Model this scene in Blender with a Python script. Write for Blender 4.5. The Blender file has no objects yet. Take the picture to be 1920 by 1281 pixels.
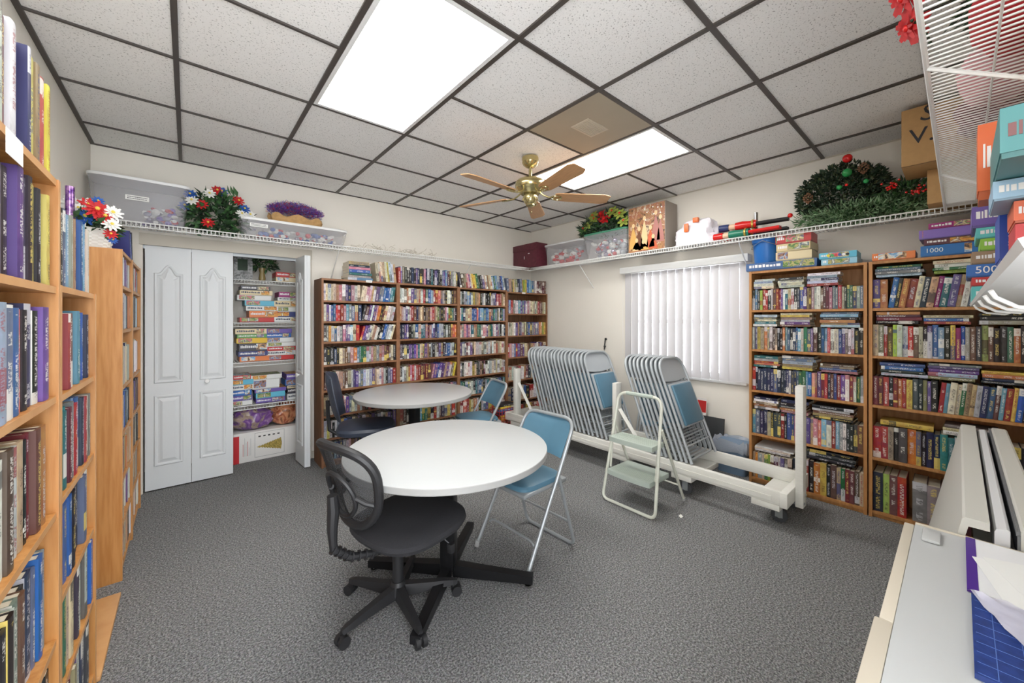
import bpy, bmesh, math, random
from mathutils import Vector, Matrix, Euler, noise

random.seed(7)
PI = math.pi
scene = bpy.context.scene
COL = scene.collection

# ------------------------------------------------------------------ camera
FPX, CXP, CYP, YAW, CAMZ = 714.0, 960.0, 597.4, 0.7054, 1.395
cam_data = bpy.data.cameras.new('camera')
cam_data.sensor_width = 36.0
cam_data.sensor_fit = 'HORIZONTAL'
cam_data.lens = FPX / 1920.0 * 36.0
cam_data.shift_x = 0.0
cam_data.shift_y = -(640.5 - CYP) / 1920.0
cam_data.clip_start = 0.02
cam = bpy.data.objects.new('camera', cam_data)
cam.location = (0, 0, CAMZ)
cam.rotation_euler = (PI / 2, 0, -YAW)
COL.objects.link(cam)
scene.camera = cam

# ------------------------------------------------------------------ world, exposure
world = bpy.data.worlds.new('daylight_and_fill')  # light through the window, plus even fill added from behind the camera
scene.world = world
world.use_nodes = True
bg = world.node_tree.nodes['Background']
bg.inputs['Color'].default_value = (0.93, 0.96, 1.0, 1)
bg.inputs['Strength'].default_value = 7.0
scene.view_settings.view_transform = 'Standard'
scene.view_settings.look = 'None'
scene.view_settings.gamma = 1.0
scene.view_settings.use_curve_mapping = False
scene.view_settings.exposure = 0.66
LAMP_EMISSION = 11.0

# room dimensions (metres); X runs along the back wall, Y towards it
XL, XR, YB, YN, ZC = -0.552, 3.953, 4.197, -0.30, 2.70

# ------------------------------------------------------------------ materials
MATS = {}
def srgb(r, g, b):
    def f(c):
        c /= 255.0
        return c / 12.92 if c <= 0.04045 else ((c + 0.055) / 1.055) ** 2.4
    return (f(r), f(g), f(b), 1.0)

def mat(name, rgb, rough=0.5, metal=0.0, noise_amt=0.0, noise_scale=20.0, bump=0.0, bump_scale=80.0,
        stretch=(1, 1, 1), rgb2=None, emit=0.0, spec=None, coat=0.0):
    if name in MATS: return MATS[name]
    m = bpy.data.materials.new(name); m.use_nodes = True
    nt = m.node_tree; b = nt.nodes['Principled BSDF']
    b.inputs['Base Color'].default_value = srgb(*rgb)
    b.inputs['Roughness'].default_value = rough
    b.inputs['Metallic'].default_value = metal
    if spec is not None: b.inputs['Specular IOR Level'].default_value = spec
    if coat: b.inputs['Coat Weight'].default_value = coat
    if emit:
        b.inputs['Emission Color'].default_value = srgb(*rgb); b.inputs['Emission Strength'].default_value = emit
    if noise_amt or bump:
        tc = nt.nodes.new('ShaderNodeTexCoord'); mp = nt.nodes.new('ShaderNodeMapping')
        mp.inputs['Scale'].default_value = stretch
        nt.links.new(tc.outputs['Object'], mp.inputs['Vector'])
    if noise_amt:
        nz = nt.nodes.new('ShaderNodeTexNoise'); nz.inputs['Scale'].default_value = noise_scale
        nz.inputs['Detail'].default_value = 4
        nt.links.new(mp.outputs['Vector'], nz.inputs['Vector'])
        rp = nt.nodes.new('ShaderNodeValToRGB')
        c1 = srgb(*rgb); c2 = srgb(*rgb2) if rgb2 else tuple(c * (1 - noise_amt) for c in c1[:3]) + (1,)
        rp.color_ramp.elements[0].position = 0.35; rp.color_ramp.elements[0].color = c2
        rp.color_ramp.elements[1].position = 0.65; rp.color_ramp.elements[1].color = c1
        nt.links.new(nz.outputs['Fac'], rp.inputs['Fac'])
        nt.links.new(rp.outputs['Color'], b.inputs['Base Color'])
    if bump:
        nb = nt.nodes.new('ShaderNodeTexNoise'); nb.inputs['Scale'].default_value = bump_scale
        nt.links.new(mp.outputs['Vector'], nb.inputs['Vector'])
        bp = nt.nodes.new('ShaderNodeBump'); bp.inputs['Strength'].default_value = bump
        bp.inputs['Distance'].default_value = 0.01
        nt.links.new(nb.outputs['Fac'], bp.inputs['Height'])
        nt.links.new(bp.outputs['Normal'], b.inputs['Normal'])
    MATS[name] = m
    return m

WALL = mat('wall_paint', (236, 231, 221), 0.7, noise_amt=0.03, noise_scale=2.0, bump=0.08, bump_scale=120)
TRIMW = mat('trim_paint', (200, 193, 178), 0.5)
WHITE = mat('white_enamel', (232, 233, 232), 0.35)
DOORW = mat('door_paint', (216, 220, 222), 0.4)
WIRE = mat('white_vinyl_wire', (235, 236, 234), 0.4)
GRID = mat('ceiling_grid_bronze', (72, 66, 62), 0.45)
OAK = mat('oak_veneer', (196, 140, 80), 0.45, noise_amt=0.3, noise_scale=9.0, stretch=(6, 6, 0.5), rgb2=(176, 118, 58), bump=0.03)
OAKF = mat('oak_veneer_edge', (206, 158, 106), 0.45, noise_amt=0.2, noise_scale=9.0, stretch=(1, 1, 1), rgb2=(194, 142, 90))
OAKR = mat('oak_veneer_red', (190, 138, 84), 0.45, noise_amt=0.3, noise_scale=9.0, stretch=(5, 5, 0.6), rgb2=(168, 114, 64), bump=0.03)
WALNUT = mat('walnut_veneer', (142, 100, 70), 0.45, noise_amt=0.3, noise_scale=9.0, stretch=(5, 5, 0.6), rgb2=(112, 76, 50), bump=0.03)
WALNUTE = mat('walnut_edge', (150, 108, 78), 0.45, noise_amt=0.2, noise_scale=12, rgb2=(128, 88, 60))
PAPER = mat('book_paper', (232, 222, 200), 0.8, noise_amt=0.12, noise_scale=60, stretch=(20, 1, 1))
BLACKP = mat('black_plastic', (34, 34, 36), 0.5)
BLACKM = mat('black_metal', (30, 30, 32), 0.4, metal=0.4)
FABK = mat('black_fabric', (42, 42, 46), 0.9, noise_amt=0.35, noise_scale=400, bump=0.3, bump_scale=700)
NAVYV = mat('navy_vinyl', (52, 60, 76), 0.45, noise_amt=0.1, noise_scale=5)
GREYM = mat('grey_metal', (160, 165, 168), 0.38, metal=0.35)
GREYP = mat('grey_paint', (172, 178, 182), 0.4, metal=0.15)
BLUEV = mat('blue_vinyl', (84, 124, 146), 0.38, noise_amt=0.12, noise_scale=6, bump=0.03, bump_scale=300)
LAMIN = mat('white_laminate', (190, 193, 194), 0.28, noise_amt=0.02, noise_scale=300)
LAMIG = mat('grey_laminate', (184, 185, 186), 0.3, noise_amt=0.03, noise_scale=300)
EDGEG = mat('grey_table_edge', (160, 160, 158), 0.5)
CREAM = mat('cream_plastic', (206, 198, 182), 0.45)
BRASS = mat('antique_brass', (190, 178, 130), 0.22, metal=0.9)
BLADE = mat('fan_blade_oak', (198, 150, 104), 0.4, noise_amt=0.15, noise_scale=9, stretch=(1, 8, 1))
CHROME = mat('chrome', (200, 200, 200), 0.15, metal=1.0)
WOODW = mat('white_painted_wood', (228, 227, 220), 0.5, noise_amt=0.07, noise_scale=30, stretch=(8, 0.6, 8))
STOOLF = mat('ivory_tube', (212, 214, 202), 0.35)
STOOLS = mat('sage_plastic', (176, 187, 178), 0.5)
CARD = mat('cardboard', (190, 150, 100), 0.8, noise_amt=0.06, noise_scale=40)
RUBBER = mat('grey_rubber', (70, 72, 76), 0.6)
LEAFD = mat('dark_green_leaf', (40, 66, 42), 0.6, noise_amt=0.5, noise_scale=12)
LEAFM = mat('green_leaf', (66, 110, 60), 0.55, noise_amt=0.4, noise_scale=15)
LEAFL = mat('pale_green_leaf', (128, 158, 118), 0.55, noise_amt=0.3, noise_scale=15)
LEAFY = mat('yellow_green_leaf', (170, 186, 84), 0.5, noise_amt=0.3, noise_scale=15)
REDF = mat('red_petal', (206, 32, 38), 0.55, noise_amt=0.2)
BLUEF = mat('blue_petal', (36, 92, 178), 0.55, noise_amt=0.2)
WHITEF = mat('white_petal', (236, 236, 230), 0.6)
PURPF = mat('purple_tinsel', (120, 84, 190), 0.3, metal=0.4)
SILVF = mat('silver_tinsel', (200, 195, 220), 0.2, metal=0.7)
BURLAP = mat('tan_burlap', (196, 156, 104), 0.85, noise_amt=0.2, noise_scale=40)
REDG = mat('red_gloss', (214, 36, 34), 0.2)
GREENG = mat('green_gloss', (48, 150, 80), 0.2)
MAROON = mat('maroon_board', (98, 38, 52), 0.55, noise_amt=0.25, noise_scale=30)
BLUEB = mat('blue_bucket_plastic', (34, 108, 186), 0.4)
BINB = mat('grey_blue_plastic', (112, 136, 162), 0.5)
DARKP = mat('dark_print', (46, 46, 54), 0.5)
TWIG = mat('pale_twig', (196, 188, 172), 0.6)

def mat_bin(name, rgb, alpha):
    if name in MATS: return MATS[name]
    m = bpy.data.materials.new(name); m.use_nodes = True
    nt = m.node_tree; b = nt.nodes['Principled BSDF']
    b.inputs['Base Color'].default_value = srgb(*rgb); b.inputs['Roughness'].default_value = 0.3
    tr = nt.nodes.new('ShaderNodeBsdfTransparent'); mx = nt.nodes.new('ShaderNodeMixShader')
    mx.inputs['Fac'].default_value = alpha
    nt.links.new(tr.outputs[0], mx.inputs[1]); nt.links.new(b.outputs[0], mx.inputs[2])
    nt.links.new(mx.outputs[0], nt.nodes['Material Output'].inputs['Surface'])
    MATS[name] = m
    return m
CLEARB = mat_bin('frosted_clear_plastic', (206, 206, 212), 0.32)
CLEARG = mat_bin('clear_film', (225, 225, 232), 0.55)

def mat_glass():
    m = bpy.data.materials.new('window_glass'); m.use_nodes = True
    nt = m.node_tree; nt.nodes.remove(nt.nodes['Principled BSDF'])
    tr = nt.nodes.new('ShaderNodeBsdfTransparent'); gl = nt.nodes.new('ShaderNodeBsdfGlossy')
    gl.inputs['Roughness'].default_value = 0.05
    fr = nt.nodes.new('ShaderNodeFresnel'); mx = nt.nodes.new('ShaderNodeMixShader')
    nt.links.new(fr.outputs[0], mx.inputs[0]); nt.links.new(tr.outputs[0], mx.inputs[1]); nt.links.new(gl.outputs[0], mx.inputs[2])
    nt.links.new(mx.outputs[0], nt.nodes['Material Output'].inputs['Surface'])
    return m
GLASS = mat_glass()

def mat_vane():
    m = bpy.data.materials.new('blind_vane_vinyl'); m.use_nodes = True
    nt = m.node_tree; b = nt.nodes['Principled BSDF']
    b.inputs['Base Color'].default_value = srgb(206, 204, 206); b.inputs['Roughness'].default_value = 0.5
    t = nt.nodes.new('ShaderNodeBsdfTranslucent'); t.inputs['Color'].default_value = srgb(206, 204, 206)
    mx = nt.nodes.new('ShaderNodeMixShader'); mx.inputs['Fac'].default_value = 0.035
    nt.links.new(b.outputs[0], mx.inputs[1]); nt.links.new(t.outputs[0], mx.inputs[2])
    nt.links.new(mx.outputs[0], nt.nodes['Material Output'].inputs['Surface'])
    return m
VANE = mat_vane()

def mat_emit(name, rgb, s):
    m = bpy.data.materials.new(name); m.use_nodes = True
    nt = m.node_tree; nt.nodes.remove(nt.nodes['Principled BSDF'])
    e = nt.nodes.new('ShaderNodeEmission'); e.inputs['Color'].default_value = srgb(*rgb); e.inputs['Strength'].default_value = s
    nt.links.new(e.outputs[0], nt.nodes['Material Output'].inputs['Surface'])
    return m
LAMP = mat_emit('lit_diffuser', (255, 253, 248), LAMP_EMISSION)

def mat_carpet():
    m = bpy.data.materials.new('grey_carpet'); m.use_nodes = True
    nt = m.node_tree; b = nt.nodes['Principled BSDF']; b.inputs['Roughness'].default_value = 0.95
    b.inputs['Specular IOR Level'].default_value = 0.1
    tc = nt.nodes.new('ShaderNodeTexCoord')
    n1 = nt.nodes.new('ShaderNodeTexNoise'); n1.inputs['Scale'].default_value = 120; n1.inputs['Detail'].default_value = 8; n1.inputs['Roughness'].default_value = 0.85
    n2 = nt.nodes.new('ShaderNodeTexVoronoi'); n2.inputs['Scale'].default_value = 210
    for n in (n1, n2): nt.links.new(tc.outputs['Object'], n.inputs['Vector'])
    rp = nt.nodes.new('ShaderNodeValToRGB'); e = rp.color_ramp.elements
    e[0].position = 0.41; e[0].color = srgb(66, 68, 72)
    e[1].position = 0.59; e[1].color = srgb(182, 182, 180)
    k = rp.color_ramp.elements.new(0.5); k.color = srgb(121, 123, 125)
    nt.links.new(n1.outputs['Fac'], rp.inputs['Fac'])
    mx = nt.nodes.new('ShaderNodeMix'); mx.data_type = 'RGBA'; mx.blend_type = 'MULTIPLY'; mx.inputs['Factor'].default_value = 0.35
    nt.links.new(rp.outputs['Color'], mx.inputs['A']); nt.links.new(n2.outputs['Color'], mx.inputs['B'])
    hs = nt.nodes.new('ShaderNodeHueSaturation'); hs.inputs['Saturation'].default_value = 0.25
    hs.inputs['Value'].default_value = 1.05
    nt.links.new(mx.outputs['Result'], hs.inputs['Color']); nt.links.new(hs.outputs['Color'], b.inputs['Base Color'])
    bp = nt.nodes.new('ShaderNodeBump'); bp.inputs['Strength'].default_value = 0.6; bp.inputs['Distance'].default_value = 0.006
    nt.links.new(n1.outputs['Fac'], bp.inputs['Height']); nt.links.new(bp.outputs['Normal'], b.inputs['Normal'])
    return m
CARPET = mat_carpet()

def mat_tile():
    m = bpy.data.materials.new('acoustic_tile'); m.use_nodes = True
    nt = m.node_tree; b = nt.nodes['Principled BSDF']; b.inputs['Roughness'].default_value = 0.9
    tc = nt.nodes.new('ShaderNodeTexCoord')
    n1 = nt.nodes.new('ShaderNodeTexNoise'); n1.inputs['Scale'].default_value = 130; n1.inputs['Detail'].default_value = 2
    nt.links.new(tc.outputs['Object'], n1.inputs['Vector'])
    rp = nt.nodes.new('ShaderNodeValToRGB'); e = rp.color_ramp.elements
    e[0].position = 0.30; e[0].color = srgb(176, 174, 172)
    e[1].position = 0.40; e[1].color = srgb(243, 242, 240)
    nt.links.new(n1.outputs['Fac'], rp.inputs['Fac']); nt.links.new(rp.outputs['Color'], b.inputs['Base Color'])
    bp = nt.nodes.new('ShaderNodeBump'); bp.inputs['Strength'].default_value = 0.3; bp.inputs['Distance'].default_value = 0.004
    nt.links.new(n1.outputs['Fac'], bp.inputs['Height']); nt.links.new(bp.outputs['Normal'], b.inputs['Normal'])
    return m
TILE = mat_tile()

def mat_print(name, cols, scale=14.0, rough=0.4):
    """blotchy printed picture: voronoi cells in the given colours"""
    if name in MATS: return MATS[name]
    m = bpy.data.materials.new(name); m.use_nodes = True
    nt = m.node_tree; b = nt.nodes['Principled BSDF']; b.inputs['Roughness'].default_value = rough
    tc = nt.nodes.new('ShaderNodeTexCoord')
    n1 = nt.nodes.new('ShaderNodeTexNoise'); n1.inputs['Scale'].default_value = scale; n1.inputs['Detail'].default_value = 5
    n1.inputs['Distortion'].default_value = 1.2
    nt.links.new(tc.outputs['Object'], n1.inputs['Vector'])
    rp = nt.nodes.new('ShaderNodeValToRGB'); r = rp.color_ramp
    n = len(cols)
    r.elements[0].position = 0.3; r.elements[0].color = srgb(*cols[0])
    r.elements[1].position = 0.7; r.elements[1].color = srgb(*cols[-1])
    for i, c in enumerate(cols[1:-1]):
        k = r.elements.new(0.3 + 0.4 * (i + 1) / (n - 1)); k.color = srgb(*c)
    nt.links.new(n1.outputs['Fac'], rp.inputs['Fac']); nt.links.new(rp.outputs['Color'], b.inputs['Base Color'])
    MATS[name] = m
    return m

def mat_books():
    """printed book cover: colour and ink come with each book's mesh, the print is blocks of strokes along the spine"""
    m = bpy.data.materials.new('printed_cover'); m.use_nodes = True
    nt = m.node_tree; L = nt.links; N = nt.nodes
    b = N['Principled BSDF']; b.inputs['Roughness'].default_value = 0.4
    ca = N.new('ShaderNodeAttribute'); ca.attribute_name = 'cover'
    ci = N.new('ShaderNodeAttribute'); ci.attribute_name = 'ink'
    uv = N.new('ShaderNodeUVMap'); uv.uv_map = 'UVMap'
    sd = N.new('ShaderNodeUVMap'); sd.uv_map = 'seed'
    s1 = N.new('ShaderNodeSeparateXYZ'); L.new(uv.outputs[0], s1.inputs[0])
    s2 = N.new('ShaderNodeSeparateXYZ'); L.new(sd.outputs[0], s2.inputs[0])
    def M(op, a, bb=None, c=None):
        n = N.new('ShaderNodeMath'); n.operation = op
        for i, v in enumerate((a, bb, c)):
            if v is None: continue
            if isinstance(v, (int, float)): n.inputs[i].default_value = v
            else: L.new(v, n.inputs[i])
        return n.outputs[0]
    u, v = s1.outputs[0], s1.outputs[1]
    seed = s2.outputs[0]
    # strokes: noise, squeezed along the spine
    cv = N.new('ShaderNodeCombineXYZ')
    L.new(M('MULTIPLY', u, 4.0), cv.inputs[0]); L.new(M('MULTIPLY', v, 60.0), cv.inputs[1]); L.new(seed, cv.inputs[2])
    nz = N.new('ShaderNodeTexNoise'); nz.inputs['Scale'].default_value = 1.0; nz.inputs['Detail'].default_value = 1.0
    L.new(cv.outputs[0], nz.inputs['Vector'])
    stroke = M('GREATER_THAN', nz.outputs['Fac'], 0.5)
    # title region: |u-.5|<w and v within bands picked by low frequency noise
    inu = M('LESS_THAN', M('ABSOLUTE', M('SUBTRACT', u, 0.5)), 0.22)
    cv2 = N.new('ShaderNodeCombineXYZ'); L.new(M('MULTIPLY', v, 3.0), cv2.inputs[0]); L.new(seed, cv2.inputs[1])
    n2 = N.new('ShaderNodeTexNoise'); n2.inputs['Scale'].default_value = 1.3; n2.inputs['Detail'].default_value = 0.0
    L.new(cv2.outputs[0], n2.inputs['Vector'])
    band = M('GREATER_THAN', n2.outputs['Fac'], 0.46)
    inv = M('MULTIPLY', M('GREATER_THAN', v, 0.06), M('LESS_THAN', v, 0.94))
    text = M('MULTIPLY', M('MULTIPLY', stroke, inu), M('MULTIPLY', band, inv))
    # blocks of second colour at the foot of some spines
    n3 = N.new('ShaderNodeTexNoise'); n3.inputs['Scale'].default_value = 1.0; n3.inputs['Detail'].default_value = 0.0
    cv3 = N.new('ShaderNodeCombineXYZ'); L.new(M('MULTIPLY', v, 1.6), cv3.inputs[0]); L.new(M('MULTIPLY', seed, 1.7), cv3.inputs[1])
    L.new(cv3.outputs[0], n3.inputs['Vector'])
    block = M('MULTIPLY', M('GREATER_THAN', n3.outputs['Fac'], 0.66), M('GREATER_THAN', u, 0.0))
    # mottled art
    cv4 = N.new('ShaderNodeCombineXYZ'); L.new(M('MULTIPLY', u, 1.0), cv4.inputs[0]); L.new(M('MULTIPLY', v, 5.0), cv4.inputs[1]); L.new(seed, cv4.inputs[2])
    n4 = N.new('ShaderNodeTexNoise'); n4.inputs['Scale'].default_value = 1.2; n4.inputs['Detail'].default_value = 3.0
    L.new(cv4.outputs[0], n4.inputs['Vector'])
    hs = N.new('ShaderNodeHueSaturation'); L.new(ca.outputs['Color'], hs.inputs['Color'])
    L.new(M('MULTIPLY_ADD', n4.outputs['Fac'], 1.0, 0.5), hs.inputs['Value'])
    L.new(M('MULTIPLY_ADD', n4.outputs['Fac'], 0.08, 0.46), hs.inputs['Hue'])
    onc = M('GREATER_THAN', u, 0.0)
    m0 = N.new('ShaderNodeMix'); m0.data_type = 'RGBA'; L.new(onc, m0.inputs['Factor'])
    L.new(ca.outputs['Color'], m0.inputs['A']); L.new(hs.outputs['Color'], m0.inputs['B'])
    m1 = N.new('ShaderNodeMix'); m1.data_type = 'RGBA'; L.new(M('MULTIPLY', block, 0.8), m1.inputs['Factor'])
    L.new(m0.outputs['Result'], m1.inputs['A']); L.new(ci.outputs['Color'], m1.inputs['B'])
    # text over a block flips back to the cover colour
    m3 = N.new('ShaderNodeMix'); m3.data_type = 'RGBA'; L.new(block, m3.inputs['Factor'])
    L.new(ci.outputs['Color'], m3.inputs['A']); L.new(ca.outputs['Color'], m3.inputs['B'])
    m2 = N.new('ShaderNodeMix'); m2.data_type = 'RGBA'; L.new(M('MULTIPLY', text, 0.62), m2.inputs['Factor'])
    L.new(m1.outputs['Result'], m2.inputs['A']); L.new(m3.outputs['Result'], m2.inputs['B'])
    L.new(m2.outputs['Result'], b.inputs['Base Color'])
    return m
BOOKM = mat_books()

# ------------------------------------------------------------------ mesh builder
class MB:
    def __init__(s):
        s.v = []; s.f = []; s.mi = []; s.sm = []; s.mats = []
    def m(s, material):
        if material not in s.mats: s.mats.append(material)
        return s.mats.index(material)
    def add(s, verts, faces, material, smooth=False, M=None):
        k = len(s.v); i = s.m(material)
        for p in verts:
            p = Vector(p)
            s.v.append(tuple(M @ p) if M is not None else tuple(p))
        for f in faces:
            s.f.append(tuple(k + a for a in f)); s.mi.append(i); s.sm.append(smooth)
        return s
    def box(s, a, b, material, M=None):
        x0, y0, z0 = a; x1, y1, z1 = b
        v = [(x0,y0,z0),(x1,y0,z0),(x1,y1,z0),(x0,y1,z0),(x0,y0,z1),(x1,y0,z1),(x1,y1,z1),(x0,y1,z1)]
        f = [(0,3,2,1),(4,5,6,7),(0,1,5,4),(1,2,6,5),(2,3,7,6),(3,0,4,7)]
        return s.add(v, f, material, False, M)
    def rbox(s, a, b, r, material, M=None, seg=2):
        bm = bmesh.new(); bmesh.ops.create_cube(bm, size=1.0)
        for v in bm.verts:
            v.co = Vector(((a[0]+b[0])/2 + v.co.x*(b[0]-a[0]), (a[1]+b[1])/2 + v.co.y*(b[1]-a[1]), (a[2]+b[2])/2 + v.co.z*(b[2]-a[2])))
        bmesh.ops.bevel(bm, geom=list(bm.edges), offset=r, segments=seg, profile=0.5, affect='EDGES')
        bm.verts.ensure_lookup_table()
        s.add([v.co.copy() for v in bm.verts], [[v.index for v in f.verts] for f in bm.faces], material, True, M)
        bm.free(); return s
    def tube(s, pts, r, material, seg=8, closed=False, M=None, caps=True):
        P = [Vector(p) for p in pts]; n = len(P)
        rr = r if isinstance(r, (list, tuple)) else [r]*n
        verts = []; prev = None
        for i, p in enumerate(P):
            if closed: t = P[(i+1) % n] - P[i-1]
            else: t = P[min(i+1, n-1)] - P[max(i-1, 0)]
            t = t.normalized() if t.length > 1e-9 else Vector((0,0,1))
            if prev is None:
                up = Vector((0,0,1)) if abs(t.z) < 0.9 else Vector((1,0,0))
                nrm = t.cross(up).normalized()
            else:
                nrm = (prev - t*prev.dot(t))
                nrm = nrm.normalized() if nrm.length > 1e-6 else t.orthogonal().normalized()
            prev = nrm; bn = t.cross(nrm)
            for k in range(seg):
                a = 2*PI*k/seg
                verts.append(p + nrm*math.cos(a)*rr[i] + bn*math.sin(a)*rr[i])
        faces = []
        m = n if closed else n-1
        for i in range(m):
            j = (i+1) % n
            for k in range(seg):
                l = (k+1) % seg
                faces.append((i*seg+k, i*seg+l, j*seg+l, j*seg+k))
        if caps and not closed:
            faces.append(tuple(range(seg))[::-1]); faces.append(tuple((n-1)*seg+k for k in range(seg)))
        return s.add(verts, faces, material, True, M)
    def cyl(s, p0, p1, r, material, seg=16, M=None, r2=None):
        return s.tube([p0, p1], [r, r if r2 is None else r2], material, seg, False, M)
    def lathe(s, prof, material, seg=24, M=None, c=(0,0,0)):
        verts = []; faces = []; n = len(prof)
        for r, z in prof:
            for k in range(seg):
                a = 2*PI*k/seg
                verts.append((c[0]+r*math.cos(a), c[1]+r*math.sin(a), c[2]+z))
        for i in range(n-1):
            for k in range(seg):
                l = (k+1) % seg
                faces.append((i*seg+k, i*seg+l, (i+1)*seg+l, (i+1)*seg+k))
        if prof[0][0] > 1e-6: faces.append(tuple(range(seg))[::-1])
        if prof[-1][0] > 1e-6: faces.append(tuple((n-1)*seg+k for k in range(seg)))
        return s.add(verts, faces, material, True, M)
    def sphere(s, c, r, material, seg=14, rings=9, sc=(1,1,1), M=None):
        verts = []; faces = []
        for i in range(rings+1):
            t = PI*i/rings
            for k in range(seg):
                a = 2*PI*k/seg
                verts.append((c[0]+r*sc[0]*math.sin(t)*math.cos(a), c[1]+r*sc[1]*math.sin(t)*math.sin(a), c[2]-r*sc[2]*math.cos(t)))
        for i in range(rings):
            for k in range(seg):
                l = (k+1) % seg
                faces.append((i*seg+k, i*seg+l, (i+1)*seg+l, (i+1)*seg+k))
        return s.add(verts, faces, material, True, M)
    def prism(s, poly, z0, z1, material, M=None, smooth=False):
        """polygon in xy, extruded along z"""
        n = len(poly)
        v = [(p[0], p[1], z0) for p in poly] + [(p[0], p[1], z1) for p in poly]
        f = [tuple(range(n))[::-1], tuple(range(n, 2*n))] + [(i, (i+1) % n, n+(i+1) % n, n+i) for i in range(n)]
        return s.add(v, f, material, smooth, M)
    def build(s, name, parent=None, loc=None, rot=None, M=None, sharp=35):
        me = bpy.data.meshes.new(name)
        me.from_pydata(s.v, [], s.f)
        for m_ in s.mats: me.materials.append(m_)
        me.polygons.foreach_set('material_index', s.mi)
        me.polygons.foreach_set('use_smooth', s.sm)
        bm = bmesh.new(); bm.from_mesh(me)
        bmesh.ops.remove_doubles(bm, verts=bm.verts, dist=1e-6)
        bmesh.ops.recalc_face_normals(bm, faces=bm.faces)
        bm.to_mesh(me); bm.free()
        if any(s.sm): me.set_sharp_from_angle(angle=math.radians(sharp))
        o = bpy.data.objects.new(name, me); COL.objects.link(o)
        if parent is not None: o.parent = parent
        if M is not None: o.matrix_local = M
        if loc is not None: o.location = loc
        if rot is not None: o.rotation_euler = rot
        return o

def tag(o, label=None, cat=None, group=None, kind=None):
    if label: o['label'] = label
    if cat: o['category'] = cat
    if group: o['group'] = group
    if kind: o['kind'] = kind
    return o
def thing(name, label, cat, loc=(0,0,0), rotz=0.0, group=None):
    o = bpy.data.objects.new(name, None); o.empty_display_size = 0.1
    COL.objects.link(o); o.location = loc; o.rotation_euler = (0, 0, rotz)
    return tag(o, label, cat, group)
def struct(mb, name, parent=None):
    o = mb.build(name, parent)
    if parent is None: o['kind'] = 'structure'
    return o
def copy_tree(o, parent=None):
    c = o.copy(); COL.objects.link(c)
    if parent is not None: c.parent = parent
    for ch in list(o.children): copy_tree(ch, c)
    return c
def text_mesh(body, size, material, M, name='lettering', parent=None, depth=0.0006, label=None):
    cu = bpy.data.curves.new(name, 'FONT'); cu.body = body; cu.size = size; cu.extrude = depth
    cu.align_x = 'CENTER'; cu.align_y = 'CENTER'; cu.resolution_u = 3
    t = bpy.data.objects.new(name, cu); COL.objects.link(t)
    dg = bpy.context.evaluated_depsgraph_get()
    me = bpy.data.meshes.new_from_object(t.evaluated_get(dg))
    bpy.data.objects.remove(t)
    me.materials.clear(); me.materials.append(material)
    o = bpy.data.objects.new(name, me); COL.objects.link(o)
    if parent is not None: o.parent = parent
    o.matrix_local = M
    if label: o['label'] = label
    return o
T = Matrix.Translation
def R(deg, ax): return Matrix.Rotation(math.radians(deg), 4, ax)
def arc(c, r, a0, a1, n, plane='xz', fixed=0.0):
    out = []
    for i in range(n+1):
        a = math.radians(a0 + (a1-a0)*i/n)
        p, q = c[0]+r*math.cos(a), c[1]+r*math.sin(a)
        out.append({'xz': (p, fixed, q), 'yz': (fixed, p, q), 'xy': (p, q, fixed)}[plane])
    return out

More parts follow.
